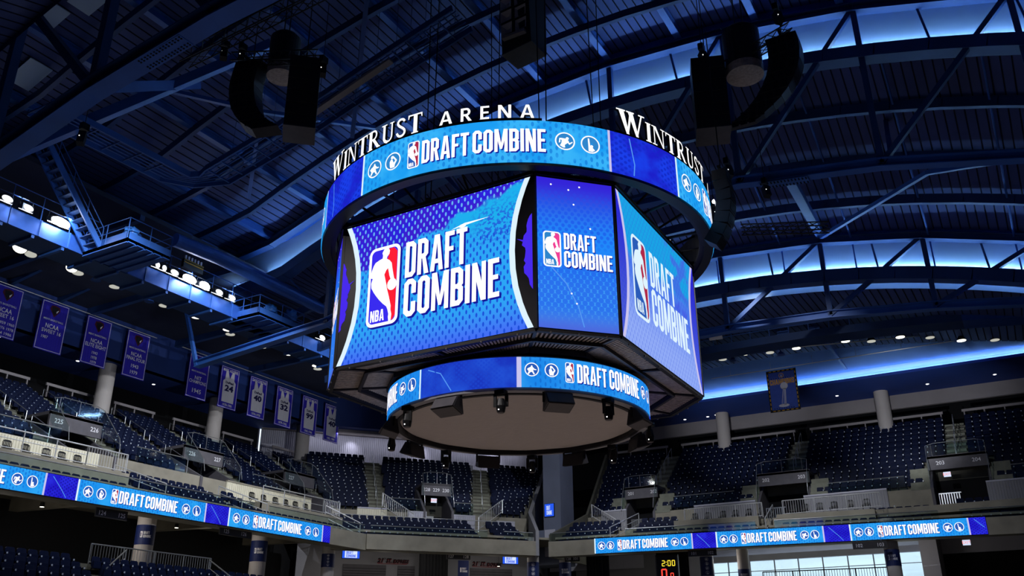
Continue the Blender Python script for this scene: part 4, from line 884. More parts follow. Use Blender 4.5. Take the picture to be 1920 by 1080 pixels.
# ---- LED ribbon boards
def ribbon(F, t0, t1, first, per, sc, lab, ext=()):
    m = MB()
    def fr(a, b, k=0): return F(a, -.03-k, b)
    sbox(m, F, t0, t1, -.02, .06, 8.97, 10.03, 'black_frame')
    k0 = int(math.floor((t0-first)/per))-1; A = []
    for k in range(k0, k0+12):
        o = first+per*k; L1 = o+7.86*sc; L2 = o+per
        for a, b, mt in ((o, L1, 'ribbon_cyan'), (L1, L2, 'ribbon_indigo')):
            a, b = max(a, t0), min(b, t1)
            if b > a: m.add([fr(a, 9.0), fr(b, 9.0), fr(b, 10.0), fr(a, 10.0)], [(0, 1, 2, 3)], mt, [(a, 9), (b, 9), (b, 10), (a, 10)])
        def clip(P):
            xs = [p[0] for p in P]; return min(xs) >= t0 and max(xs) <= t1
        B = []
        T = textline('DRAFT', 1.82*sc+o, 3.28*sc+o, 9.2, 9.8)+textline('COMBINE', 3.38*sc+o, 5.38*sc+o, 9.2, 9.8)
        T = textline('DRAFT', 2.33*sc+o, 3.80*sc+o, 9.2, 9.8)+textline('COMBINE', 3.90*sc+o, 5.91*sc+o, 9.2, 9.8)
        B += [(1, 'shadow_navy', [(a+.03, b-.03) for a, b in p]) for p in T]+[(2, 'white_led', p) for p in T]
        B += badge(1.9*sc+o, 2.26*sc+o, 9.14, 9.84, ('white_led', 'logo_steel', 'logo_crimson'), False)
        for x, ic in ((.6, 0), (1.32, 1), (6.48, 2), (7.2, 3)): B += icon(o+x*sc, 9.5, .27, ic, disc='logo_steel')
        B.append((1, 'art_edge', [(o, 9), (o+.09, 9), (o+.09, 10), (o, 10)])); B.append((1, 'art_edge_lilac', [(L1-.09, 9), (L1, 9), (L1, 10), (L1-.09, 10)]))
        B += [(1, 'streak', q) for q in stroke([(L1+.3, 9.9), (L1+.8, 9.4), (L1+1.1, 9.05)], .03)]
        A += [b for b in B if clip(b[2])]
    put_art(m, A, fr, .004, uvf=lambda a_, b_: (a_, b_))
    return tag(m.build('ribbon_board'), lab, 'LED board')
ribbon(LF, -9.5, 18.55, .54, 9.46, 1, 'long blue LED ribbon board along the front of the left stand')
ribbon(EF, 0, 24.5, 0, 8.37, .87, 'long blue LED ribbon board along the front of the end stand')

# LOWER ROWS at the bottom left
for r in range(10):
    for i in range(50):
        y = -10+.54*i
        if 1.2 < y < 2.3: continue
        SEATS.append((LF, y, -8+.85*r+.5, 2.0+.42*r, 'lowest seats at the bottom left', r, i, 0))
# ================================================================ STADIUM SEATS
def seat_parts():
    m = MB()
    # curved backrest with rounded top
    P = [(-.22, .42), (.22, .42), (.235, .62), (.22, .84), (.16, .9), (-.16, .9), (-.22, .84), (-.235, .62)]; n = len(P)
    fy = lambda x, z: .10+.16*(z-.42)+.35*x*x*-1
    a = [(x, fy(x, z), z) for x, z in P]; b = [(x, fy(x, z)+.05, z) for x, z in P]
    m.add(a+b, [tuple(range(n))[::-1], tuple(range(n, 2*n))]+[(j, (j+1) % n, n+(j+1) % n, n+j) for j in range(n)], 'seat_blue')
    # folded seat pan
    m.hexa([(-.2, -.02, .36), (.2, -.02, .36), (.2, .1, .34), (-.2, .1, .34), (-.19, .0, .68), (.19, .0, .68), (.19, .07, .7), (-.19, .07, .7)], 'seat_blue')
    # arm and post on one side, its end glint painted as a pale box
    m.hexa([(.235, -.06, 0), (.285, -.06, 0), (.285, .16, 0), (.235, .16, 0), (.235, .02, .6), (.285, .02, .6), (.285, .14, .6), (.235, .14, .6)], 'seat_blue')
    m.box(.225, .295, -.14, .18, .6, .64, 'seat_blue'); m.box(.225, .295, -.15, -.13, .575, .65, 'seat_glint')
    return m
SP = seat_parts(); CAMV = Vector((CX, CY, CZ))
def in_view(p):
    d = Vector(p)-CAMV; z = d.dot(_fw)
    if z <= 0: return False
    x = 960+F_PX*d.dot(_rt)/z; y = 540-F_PX*d.dot(_up)/z
    return -12 < x < 1932 and -10 < y < 1092
allseats = []
for F, t, q, z, desc, r, i, bi in SEATS:
    p = F(t, q, z)
    if in_view((p[0], p[1], p[2]+.5)): allseats.append(((Vector(p)-CAMV).length, p, F, desc, r, i, bi, t))
allseats.sort(key=lambda a: a[0])
near, far = allseats[:300], allseats[300:]
def zone_of(p, desc):
    y = p[1]
    if 'left' not in desc: return 'corner'
    return 'before portal 225' if y < 2.8 else 'between 225 and 226' if y < 12.1 else 'between 226 and 227' if y < 21.1 else 'past portal 227'
_g = {}
for a_ in allseats: _g.setdefault((a_[3], zone_of(a_[1], a_[3]), a_[4]), []).append((a_[7], tuple(a_[1])))
NUM = {}
for v in _g.values():
    for k, (t_, p_) in enumerate(sorted(v)): NUM[p_] = k+1
SEATMESH = None
blk = {}
for dist, p, F, desc, r, i, bi, t in near:
    if SEATMESH is None:
        o = SP.build('stadium_seat'); SEATMESH = o
        o_c = o
    else:
        o_c = SEATMESH.copy(); COL.objects.link(o_c)
    o_c.location = p; o_c.rotation_euler = (0, 0, math.atan2(F.d.y, F.d.x) if F.d.cross(F.n).z > 0 else math.atan2(F.d.y, F.d.x))
    o_c['label'] = 'navy seat, %s, %srow %d, seat %d from left' % (desc.replace('lowest seats at the ', '').replace('front rows of the ', 'front rows '), '' if 'lowest' in desc else zone_of(p, desc)+', ', r+1, NUM[(tuple(p))])
    o_c['category'] = 'seat'; o_c['group'] = 'stadium seats'
m = MB()
V0 = [Vector(v) for v in SP.v]
mi = {k: m.mi(k) for k in SP.mats}
for dist, p, F, desc, r, i, bi, t in far:
    b = len(m.v); ang = math.atan2(F.d.y, F.d.x); c, s_ = math.cos(ang), math.sin(ang)
    m.v += [(p[0]+v.x*c-v.y*s_, p[1]+v.x*s_+v.y*c, p[2]+v.z) for v in V0]
    for f, k in zip(SP.f, SP.m): m.f.append([b+q for q in f]); m.m.append(mi[SP.mats[k]])
tag(m.build('stadium_seats'), 'far rows of navy folding stadium seats filling the distant stands', 'seats', kind='stuff')
# ================================================================ PORTALS, RAILINGS, CHAIRS
def portal(F, t0, t1, q0, qh, qb, labs, nm, gl=(4.9, 13.4)):
    x0, y0, z0 = F((t0+t1)/2, qh, 11.2); t = thing('portal', nm, 'stand entrance', (x0, y0, z0), 'concrete entrances into the upper stands')
    for e in (t0, t1-.18):
        m = MB(); m.hexa([F(e, q0, 11.0), F(e+.18, q0, 11.0), F(e+.18, qb, 11.0), F(e, qb, 11.0), F(e, q0, 12.7), F(e+.18, q0, 12.7), F(e+.18, qb, 14.75), F(e, qb, 14.75)] if False else
               [F(e, q0, 11.0), F(e+.18, q0, 11.0), F(e+.18, qb, 11.0), F(e, qb, 11.0), F(e, q0, 12.6), F(e+.18, q0, 12.6), F(e+.18, qb, 14.8), F(e, qb, 14.8)], 'portal_grey')
        m.build('side_wall', t)
    m = MB(); sbox(m, F, t0, t1, qh, qh+.15, 13.85, 14.75, 'portal_grey'); sbox(m, F, t0, t1, qh, qb, 14.6, 14.78, 'portal_grey')
    fr = lambda a, b, k=0: F(a, qh-.01-k, b)
    for s_, tt in labs: put_text(m, s_, 'print_white', fr, tt, 14.15, .26, bold=.01)
    o = m.build('header', t); o['label'] = 'grey header panel with white section numbers'
    m = MB(); sbox(m, F, t0+.18, t1-.18, qb-.05, qb, 10.5, 14.6, 'black_void'); m.build('passage_shade', t)  # black sheet paints the dark of the passage behind the opening
    m = MB(); n = 9
    for i in range(n):
        e = t0+.3+(t1-t0-.6)*i/n*.45; sbox(m, F, e, e+.06, qh+.3, qh+.36, 11.2, 12.3, 'rail_steel')
    sbox(m, F, t0+.3, t0+.3+(t1-t0-.6)*.45, qh+.3, qh+.36, 12.28, 12.34, 'rail_steel'); m.build('gate', t)
    m = MB()
    zr = 15.5
    m.quad(F(t0+.1, qh-.05, 14.8), F(t1-.1, qh-.05, 14.8), F(t1-.1, qh-.05, zr), F(t0+.1, qh-.05, zr), 'guard_glass')
    for e in (t0+.05, t1-.05): m.quad(F(e, q0, 12.6), F(e, qh, 14.2), F(e, qh, zr), F(e, q0, 13.6), 'guard_glass')
    m.build('glass_guard', t)
    m = MB(); m.tube([F(t0+.05, q0-.2, 12.9), F(t0+.05, q0, 13.65), F(t0+.05, qh, zr), F(t0+.6, qh-.05, zr+.12), F(t1-.6, qh-.05, zr+.12), F(t1-.05, qh, zr), F(t1-.05, q0, 13.65), F(t1-.05, q0-.2, 12.9)], .02, 'rail_steel')
    for e in (t0+.4, (t0+t1)/2, t1-.4): m.tube([F(e, qh-.05, 14.75), F(e, qh-.05, zr+.1)], .014, 'rail_steel')
    m.build('hand_rail', t)
    return t
portal(LF, 2.8, 6.1, 4.95, 6.7, 9.35, (('225', 3.35), ('226', 5.6)), 'grey entrance marked 225 and 226 in the left stand')
portal(LF, 12.1, 15.3, 4.95, 6.7, 9.35, (('226', 12.7), ('227', 14.8)), 'grey entrance marked 226 and 227 in the left stand')
portal(LF, 21.1, 24.2, 4.95, 6.7, 9.35, (('227', 21.75),), 'grey entrance marked 227 at the far end of the left stand')
portal(EU, -12.9, -10.2, 4.9, 5.7, 7.6, (('201', -12.4), ('202', -10.5)), 'grey entrance marked 201 and 202 in the end stand')
portal(EU, -2.4, 1.3, 4.9, 5.7, 7.6, (('202', -1.8), ('203', .75)), 'grey entrance marked 202 and 203 in the end stand')
portal(EU, 9.1, 12.8, 4.9, 5.7, 7.6, (('203', 9.9), ('204', 12.1)), 'grey entrance marked 203 and 204 in the end stand')
portal(CF, 5.15, 7.5, 5.4, 6.2, 8.3, (('228', 5.55), ('229', 6.3), ('230', 7.05)), 'grey entrance marked 228, 229 and 230 in the corner stand')
for F, t_, q_, z_, nm in ((EU, 10.2, 5.6, 13.3, 'small lit exit sign below the header of portal 203 204'), (CF, 6.1, 6.1, 13.3, 'small lit exit sign below the header of the corner portal'), (EF, 23.4, 2.2, 8.65, 'small lit exit sign under the right end of the ribbon board')):
    m = MB(); sbox(m, F, t_-.22, t_+.22, q_-.06, q_, z_, z_+.32, 'tv_light'); put_text(m, 'EXIT', 'exit_red', lambda a, b, k=0: F(a, q_-.07-k, b), t_, z_+.08, .17, bold=.01); tag(m.build('exit_sign'), nm, 'exit sign')
def railing(F, t0, t1, q, z0, h, pick, lab, mat='rail_white', group='railings along the platforms', q1=None, zz=None):
    q1 = q if q1 is None else q1; z1 = z0 if zz is None else zz
    P = lambda k, h_: F(t0+(t1-t0)*k, q+(q1-q)*k, z0+(z1-z0)*k+h_); L = math.dist(P(0, 0), P(1, 0))
    m = MB(); m.tube([P(0, h), P(1, h)], .035, mat); m.tube([P(0, .12), P(1, .12)], .025, mat)
    if not pick: m.tube([P(0, h*.55), P(1, h*.55)], .02, mat)
    n = max(1, int(L/1.7))
    for i in range(n+1): m.tube([P(i/n, 0), P(i/n, h)], .03, mat)
    if pick:
        n = int(L/.16)
        for i in range(n): m.tube([P((i+.5)/n, .12), P((i+.5)/n, h)], .014, mat, 4, False)
    return tag(m.build('railing'), lab, 'railing', group)
railing(LF, -8, 2.4, 2.35, 11.2, 1.0, False, 'thin white railing in front of near left platform chairs'); railing(LF, 2.4, 4.8, 2.35, 11.2, 1.0, True, 'short picket railing before portal 225')
railing(LF, 14.8, 20.4, 2.35, 11.2, 1.0, False, 'thin railing before chairs on the far left platform'); railing(LF, 20.4, 22.1, 2.35, 11.2, 1.0, True, 'picket railing at the end of the far left platform')
railing(EU, -7.1, -1.5, 2.6, 11.2, 1.0, True, 'white picket railing, end platform left of portal 202'); railing(EU, -.1, 6.2, 2.6, 11.2, 1.0, True, 'white picket railing, end platform right of portal 202')
railing(CF, 2.3, 3.9, 5.2, 11.4, 1.0, True, 'sloping picket railing on the corner stand, left stair', q1=5.2, zz=12.7) if False else None
railing(CF, 4.3, 1.9, 4.9, 11.2, 1.0, True, 'sloping stair railing left of the corner portal', group='corner stair railings', zz=12.6)
railing(CF, 9.3, 11.2, 4.9, 11.2, 1.0, True, 'sloping stair railing right of the corner portal', group='corner stair railings', zz=12.6)
railing(EU, -13.2, -15.2, 4.4, 11.2, 1.0, True, 'sloping stair railing at the left end of the end stand', group='corner stair railings', zz=12.5)
railing(CF, -1.5, 11.0, 4.65, 10.95, .95, False, 'long thin horizontal railing in front of the corner portal')
railing(EF, 1.0, 2.2, .6, 9.9, .9, False, 'short stair railing at the front of the end stand, left', q1=4.2, zz=11.3); railing(EF, 11.6, 11.8, .6, 9.9, .9, False, 'short stair railing between the two end platforms', q1=4.2, zz=11.3)
railing(LF, 12.4, 13.4, 3.6, 11.0, .9, False, 'sloping stair railing in the middle of the left front rows', q1=.5, zz=9.8); railing(LF, 5.2, 6.0, 3.8, 11.0, .9, False, 'sloping stair railing beside the near left platform', q1=.5, zz=9.8); railing(LF, 20.6, 22.1, 2.3, 10.9, .9, False, 'sloping stair railing where left stand meets corner', q1=.5, zz=9.8)
# pale rails behind the last row
def backrail(F, t0, t1, q, lab, z=19.4):
    m = MB(); sbox(m, F, t0, t1, q, q+.12, z-.12, z+.06, 'beam_grey'); n = max(2, int((t1-t0)/1.2))
    for i in range(n): e = t0+.15+(t1-t0-.3)*i/(n-1); sbox(m, F, e-.04, e+.04, q+.02, q+.1, z-.9, z-.1, 'beam_grey')
    tag(m.build('rear_rail'), lab, 'rail', 'pale rails behind the last rows')
for i, (a, b) in enumerate(((-4, 7.4), (8.6, 12.6), (13.9, 17.5), (19.2, 22.6), (24.2, 27.6), (29.9, 32.6))): backrail(LF, a, b, 16.85, 'thick pale rail behind the last row of the left stand, %s length from the camera' % ORD[i])
for i, (a, b) in enumerate(((-17, -11.7), (-10.5, -.8), (.35, 10.2), (11.5, 24))): backrail(EU, a, b, 13.0, 'thick pale rail behind the last row of the end stand, %s length from the scoreboard' % ORD[i])
# stair rails down the aisles
def aisle_rail(F, pts, lab):
    m = MB(); rr = []
    for i in range(len(pts)-1):
        a, b = Vector(F(*pts[i])), Vector(F(*pts[i+1])); n = 4
        for k in range(n):
            p, q = a.lerp(b, (k+.1)/n), a.lerp(b, (k+.85)/n); up = Vector((0, 0, .9)); m.tube([p, p+up, q+up, q], .022, 'rail_steel', 5)
    tag(m.build('aisle_rail'), lab, 'handrail', 'handrails up the aisles')
for a, nm in zip(LA, ('left of portal 225', 'right of portal 225', 'left of portal 226', 'right of portal 226', 'left of the last portal', 'right of the last portal')):
    aisle_rail(LF, [((a[0]+a[1])/2, 5.4, 12.5), ((a[2]+a[3])/2, 16.4, 18.0)], 'steel handrail loops up the left stand aisle, '+nm)
for a, nm in zip(EA2, ('above portal 201', 'above portal 202', 'above portal 203')): aisle_rail(EU, [((a[2]+a[3])/2, 8.0, 14.9), ((a[2]+a[3])/2, 12.3, 18.2)], 'steel handrail loops up the end stand aisle, '+nm)
for a, nm in zip(CA, ('left aisle', 'right aisle')): aisle_rail(CF, [((a[0]+a[1])/2, 5.9, 12.5), ((a[2]+a[3])/2, 17.8, 18.5)], 'steel handrail loops up the corner stand, '+nm)
for i, (a, b) in enumerate(EFL[:6]):   # flanking stairs next to the end portals
    m = MB()
    for k in range(5): sbox(m, EU, a, b, 4.95+.3*k, 7.5, 12.5, 12.7+.35*k, 'concrete_step')
    m.build('floor', kind='structure')
# glass fronts with a slim rail
def glassfront(F, t0, t1, lab, z=10.55):
    m = MB(); m.quad(F(t0, .12, 9.98), F(t1, .12, 9.98), F(t1, .12, z), F(t0, .12, z), 'guard_glass'); m.tube([F(t0, .12, z), F(t1, .12, z)], .03, 'rail_steel'); tag(m.build('glass_guard'), lab, 'glass railing', 'glass guards on the ledge')
glassfront(LF, -8, 12.0, 'glass guard on the ledge above the near ribbon board'); glassfront(LF, 13.2, 22.1, 'glass guard on the ledge above the far left ribbon board'); glassfront(CF, .2, 8.4, 'glass guard on the corner ledge'); glassfront(CF, 9.6, 11.8, 'short glass guard at the right end of the corner ledge')
glassfront(EF, -3.3, 1.0, 'glass guard on the bare concrete ledge of the end stand'); glassfront(EF, 2.2, 11.0, 'glass guard above the left part of the end ribbon board'); glassfront(EF, 12.2, 22.0, 'glass guard above the right part of the end ribbon board'); glassfront(EF, 23.2, 30, 'glass guard right of the end ribbon board')
# wheelchair glass lines across upper rows
for F, a, b, q, z, nm in ((LF, -6, 2.6, 5.15, 13.5, 'near end of the upper left stand'), (LF, 7.4, 11, 5.15, 13.5, 'upper left stand between portals 225 and 226'), (LF, 16.5, 20, 5.15, 13.5, 'upper left stand between portals 226 and 227'), (EU, -8.6, -4, 4.95, 13.6, 'upper end stand left of portal 202'), (EU, 2.6, 7.6, 4.95, 13.5, 'upper end stand right of portal 202'), (EU, 14, 20, 4.95, 13.6, 'upper end stand right of portal 204'), (CF, 2.4, 5.0, 5.6, 13.4, 'upper corner stand left of its portal'), (CF, 7.6, 9.1, 5.6, 13.3, 'upper corner stand right of its portal')):
    m = MB(); m.quad(F(a, q, z-.9), F(b, q, z-.9), F(b, q, z), F(a, q, z), 'guard_glass'); m.tube([F(a, q, z), F(b, q, z)], .03, 'rail_steel'); tag(m.build('glass_guard'), 'glass guard before the first row, '+nm, 'glass railing', 'glass guards before upper rows')
# ---- folding chairs on the platforms
def chair_proto():
    t = thing('folding_chair', '', 'chair', (0, 0, 0))
    m = MB(); m.tube([(-.21, .16, .44), (-.22, .22, .78), (-.12, .24, .88), (.12, .24, .88), (.22, .22, .78), (.21, .16, .44)], .018, 'chair_black', 5)
    for k in range(5): m.box(-.17+.075*k, -.13+.075*k, .21, .235, .55, .85, 'chair_black')
    m.box(-.2, .2, .205, .235, .8, .86, 'chair_black'); m.box(-.2, .2, .19, .22, .52, .58, 'chair_black'); m.build('backrest', t)
    m = MB(); m.hexa([(-.21, -.2, .42), (.21, -.2, .42), (.2, .2, .42), (-.2, .2, .42), (-.2, -.19, .46), (.2, -.19, .46), (.19, .2, .46), (-.19, .2, .46)], 'chair_black')
    for k in range(4): m.box(-.17+.095*k, -.12+.095*k, .17, .2, .44, .62, 'chair_black')
    m.build('seat', t)
    for e in (-.22, .22):
        m = MB(); m.tube([(e, .22, .5), (e, -.24, .0)], .015, 'chair_black', 5); m.tube([(e, -.18, .44), (e, .24, .0)], .015, 'chair_black', 5); m.build('leg', t)
    m = MB(); m.tube([(-.22, -.2, .05), (.22, -.2, .05)], .012, 'chair_black', 5); m.tube([(-.22, .2, .05), (.22, .2, .05)], .012, 'chair_black', 5); m.build('stretcher', t)
    return t
cp = chair_proto(); first = True
def dup(root):
    r = root.copy(); COL.objects.link(r)
    for ch in list(root.children):
        c = ch.copy(); COL.objects.link(c); c.parent = r
    return r
pos = [(LF, y, 3.9, 11.2, 'near left platform', i) for i, y in enumerate((-1.75, -.8, .2, 1.3, 2.2, 3.1))]+[(LF, y, 3.9, 11.2, 'far left platform', i) for i, y in enumerate((15.6, 16.65, 17.7, 18.7, 19.6, 20.6))]
pos += [(EU, x, 3.8, 11.2, 'end platform left of portal 202', i) for i, x in enumerate((-6.8, -5.8, -4.7, -3.8, -2.8, -1.9))]+[(EU, x, 3.8, 11.2, 'end platform right of portal 202', i) for i, x in enumerate((.3, 1.1, 2.1, 3.0, 4.1, 5.1))]
for F, a, q, z, nm, i in pos:
    c = cp if first else dup(cp); first = False
    c.location = F(a, q, z); c.rotation_euler = (0, 0, math.atan2(F.d.y, F.d.x)+random.uniform(-.12, .12)); c['label'] = 'black folding chair on the %s, %s from the left' % (nm, ORD[i]); c['group'] = 'folding chairs on the platforms'
# ---- screens and small fixtures near the stands
def tv(name, P, d, w, h, lab, thick=.12):
    d = Vector((*d, 0)).normalized(); n = Vector((d.y, -d.x, 0)); P = Vector(P)
    t = thing('television', lab, 'screen', tuple(P)); fr = lambda a, b, k=0: tuple(P+d*a+Vector((0, 0, b))+n*k)
    def hx(m, a0, a1, b0, b1, k0, k1, mt): m.hexa([fr(a0, b0, k1), fr(a1, b0, k1), fr(a1, b0, k0), fr(a0, b0, k0), fr(a0, b1, k1), fr(a1, b1, k1), fr(a1, b1, k0), fr(a0, b1, k0)], mt)
    m = MB(); hx(m, -w/2-.03, w/2+.03, -.03, h+.03, -thick, 0, 'black_frame'); m.build('housing', t)
    m = MB(); hx(m, -w/2, w/2, 0, h, 0, .01, 'tv_blue'); A = [(1, 'tv_light', [(-w*.36, h*.06), (w*.36, h*.06), (w*.36, h*.94), (-w*.36, h*.94)])] if name == 'wide' else []
    mt = 'tv_blue' if name == 'wide' else 'tv_light'
    A += [(2, mt, p) for p in textline('DRAFT', -w*.28, w*.12, h*.5, h*.85)+textline('COMBINE', -w*.28, w*.3, h*.12, h*.45)]
    put_art(m, A, lambda a, b, k=0: fr(a, b, .012+k)); m.build('screen', t); return t
tv('tall', (-18.05, 37.1, 12.6), (1, 0), .8, .95, 'small blue screen on the grey pier between corner and end stands')
m = MB(); m.box(-18.5, -17.6, 37.12, 37.18, 9.6, 11.6, 'wall_light'); m.box(-17.75, -17.68, 37.08, 37.12, 10.5, 10.8, 'black_paint'); m.build('door_1', kind='structure')
# ================================================================ BANNERS
XB = -38.0
def banner(y0, y1, zb, zt, rows, lab, jersey=None, bull=True):
    m = MB(); n = 12; w = y1-y0; x0 = XB
    fx = lambda t: .006*math.sin(t*5+y0)
    def fr(t, z, k=0): return (x0+fx(t)+.012+k, y0+t, z)
    for i in range(n):
        a, b = w*i/n, w*(i+1)/n
        m.add([(x0+fx(a), y0+a, zb), (x0+fx(b), y0+b, zb), (x0+fx(b), y0+b, zt), (x0+fx(a), y0+a, zt)], [(0, 1, 2, 3)], 'banner_blue'); m.add([(x0+fx(a)-.01, y0+a, zb), (x0+fx(b)-.01, y0+b, zb), (x0+fx(b)-.01, y0+b, zt), (x0+fx(a)-.01, y0+a, zt)], [(3, 2, 1, 0)], 'banner_blue')
    e = .07
    A = [(1, 'print_white', q) for q in stroke([(e, zb+e-z_) for z_ in (0,)]+[(w-e, zb+e), (w-e, zt-e), (e, zt-e)], .035, True)]
    H = zt-zb; c = w/2
    if bull:
        A += [(1, 'bull_red', [(c-.3, zt-.25), (c, zt-.18), (c+.3, zt-.25), (c+.36, zt-.5), (c, zt-1.0), (c-.36, zt-.5)]), (2, 'print_black', [(c-.24, zt-.32), (c+.18, zt-.3), (c+.24, zt-.48), (c+.1, zt-.62), (c, zt-.92), (c-.2, zt-.62)]),
              (3, 'print_white', [(c+.08, zt-.6), (c+.24, zt-.45), (c+.2, zt-.58), (c+.12, zt-.72)])]
    put_art(m, A, fr)
    for s_, dz, h, ww, cx in rows: put_text(m, s_, 'print_white', fr, w*cx, zt-dz-h, h, ww, .03, .01)
    if jersey:
        num, yrs, name = jersey; P = [(.35, .3), (1.55, .3), (1.6, 1.95), (1.42, 2.1), (1.38, 2.75), (1.18, 2.8), (.95, 2.2), (.72, 2.8), (.52, 2.75), (.48, 2.1), (.3, 1.95)]
        P = [(x*w/1.9, zb+.18+z) for x, z in P]; put_art(m, [(2, 'jersey_white', P)], fr)
        put_text(m, name, 'print_white', fr, c, zt-.42, .24, w*.8, .03, .01); put_text(m, 'DePaul', 'print_navy', fr, c, zb+1.95, .2, w*.42, .03, .03); put_text(m, num, 'print_navy', fr, c, zb+1.35, .5, w*.46, .04, .04); put_text(m, yrs, 'print_white', fr, c, zb+.17, .2, w*.5, .03, .01)
    tag(m.build('banner'), lab, 'banner', 'blue banners along the left side')
MB_ = ("MEN'S BASKETBALL", 1.15, .13, 1.4, .5)
Z0, Z1 = 20.47, 23.78
banner(2.15, 4.1, Z0, Z1, (MB_, ('NCAA', 1.45, .3, .95, .5), ('SWEET 16', 1.82, .25, 1.35, .5), ('1953 1959 1960', 2.3, .18, 1.6, .5), ('1965 1976 1978', 2.62, .18, 1.6, .5), ('1984 1986', 2.94, .18, 1.1, .6)), 'blue sweet sixteen banner cut by the left edge, many years listed')
banner(5.4, 7.33, Z0, Z1, (MB_, ('NCAA', 1.5, .3, .95, .5), ('SWEET 16', 1.87, .25, 1.35, .5), ('1987', 2.32, .2, .45, .3)), 'blue sweet sixteen banner reading 1987 only')
banner(8.72, 10.64, Z0, Z1, (MB_, ('NCAA', 1.5, .28, .9, .5), ('ELITE EIGHT', 1.84, .26, 1.6, .5), ('1943', 2.35, .2, .42, .5), ('1978', 2.68, .2, .42, .5), ('1979', 3.0, .2, .42, .5)), 'blue elite eight banner with three years listed')
banner(11.98, 13.86, Z0, Z1, (MB_, ('NCAA', 1.5, .28, .9, .5), ('FINAL FOUR', 1.84, .26, 1.55, .5), ('1943', 2.35, .26, .6, .5), ('1979', 2.8, .26, .6, .5)), 'blue final four banner listing 1943 and 1979')
banner(17.58, 19.52, Z0-.1, Z1-.05, (("MEN'S BASKETBALL", 1.25, .13, 1.4, .5), ('NIT', 1.65, .28, .65, .5), ('CHAMPIONS', 1.98, .26, 1.6, .5), ('1945', 2.62, .34, .85, .5)), 'blue NIT champions 1945 banner')
for i, (a, b, num, yrs, name) in enumerate(((20.7, 22.6, '24', '1978-1981', 'MARK AGUIRRE'), (23.8, 25.7, '40', '1974-1978', 'DAVE CORZINE'), (26.85, 28.78, '32', '1979-1982', 'TERRY CUMMINGS'), (30.0, 31.92, '99', '1942-1946', 'GEORGE MIKAN'), (32.9, 34.88, '40', '1985-1989', 'DIANA VINES'))):
    banner(a, b, Z0-.15-.03*i, Z1-.15-.03*i, (), 'blue banner with white jersey number %s%s' % (num, {0: ', first jersey from the left', 1: ', second jersey from the left', 2: '', 3: '', 4: ', last jersey by the scoreboard'}[i]), (num, yrs, name), False)
for a, b, nm in ((-6, 14.4, 'over the near basketball banners'), (16.5, 37, 'over the jersey banners')):
    m = MB(); m.tube([(XB, a, 23.9), (XB, b, 23.86)], .03, 'rail_white'); 
    tag(m.build('banner_rail'), 'thin white hanging rail '+nm, 'rail')
# gold banner over the end stand
m = MB(); x0, x1, z0, z1 = -.38, 1.77, 18.62, 21.7
def frc(a, b, k=0): return (a, 37.98-k, b)
m.box(x0, x1, 37.98, 38.02, z0, z1, 'black_paint')
A = [(1, 'banner_gold_blue', [(x0+.15, z0+.15), (x1-.15, z0+.15), (x1-.15, z1-.15), (x0+.15, z1-.15)])]
for k in range(9):
    for xx in (x0+.09, x1-.09): A.append((2, 'print_gold', [(xx-.025, z0+.2+.31*k), (xx+.025, z0+.2+.31*k), (xx+.025, z0+.38+.31*k), (xx-.025, z0+.38+.31*k)]))
for k in range(6):
    for zz in (z0+.07, z1-.07): A.append((2, 'print_gold', [(x0+.2+.32*k, zz-.025), (x0+.38+.32*k, zz-.025), (x0+.38+.32*k, zz+.025), (x0+.2+.32*k, zz+.025)]))
A += [(2, 'print_gold', q) for q in ringq(.68, z1-.42, .16, .04, 14)]+[(2, 'jersey_white', [(.62, z1-.52), (.74, z1-.52), (.69, z1-.3)])]
A += [(2, 'print_gold', p) for p in textline('CHAMPIONS', x0+.2, x1-.2, z1-1.08, z1-.68)]
A += [(3, 'jersey_white', circ(.8, z1-1.22, .27, 18)), (3, 'jersey_white', circ(.65, z0+.42, .38, 18, .12))]+[(3, 'jersey_white', q) for a in ((.72, .5), (.78, .66), (.84, .74), (.88, .8)) for q in stroke([(a[0], z1-1.4), (a[1], z0+.45)], .035)]
for k in range(9): A.append((2, 'print_navy', [(x0+.3+.17*k, z1-.64), (x0+.38+.17*k, z1-.64), (x0+.38+.17*k, z1-.58), (x0+.3+.17*k, z1-.58)])); A.append((2, 'print_navy', [(x0+.3+.17*k, z0+.2), (x0+.38+.17*k, z0+.2), (x0+.38+.17*k, z0+.26), (x0+.3+.17*k, z0+.26)]))
put_art(m, A, frc, .004); tag(m.build('banner'), 'blue champions banner with gold lettering, grey trophy and dashed gold border', 'banner')
m = MB(); m.tube([(-4.5, 38, 21.85), (12.4, 38, 21.85)], .03, 'rail_white')
for x in (-3, 0, 3, 6, 9, 12): m.tube([(x, 38, 21.85), (x, 37.9, 22.4)], .012, 'rail_steel', 4)
tag(m.build('banner_rail'), 'thin white rail carrying the champions banner over the end stand', 'rail')

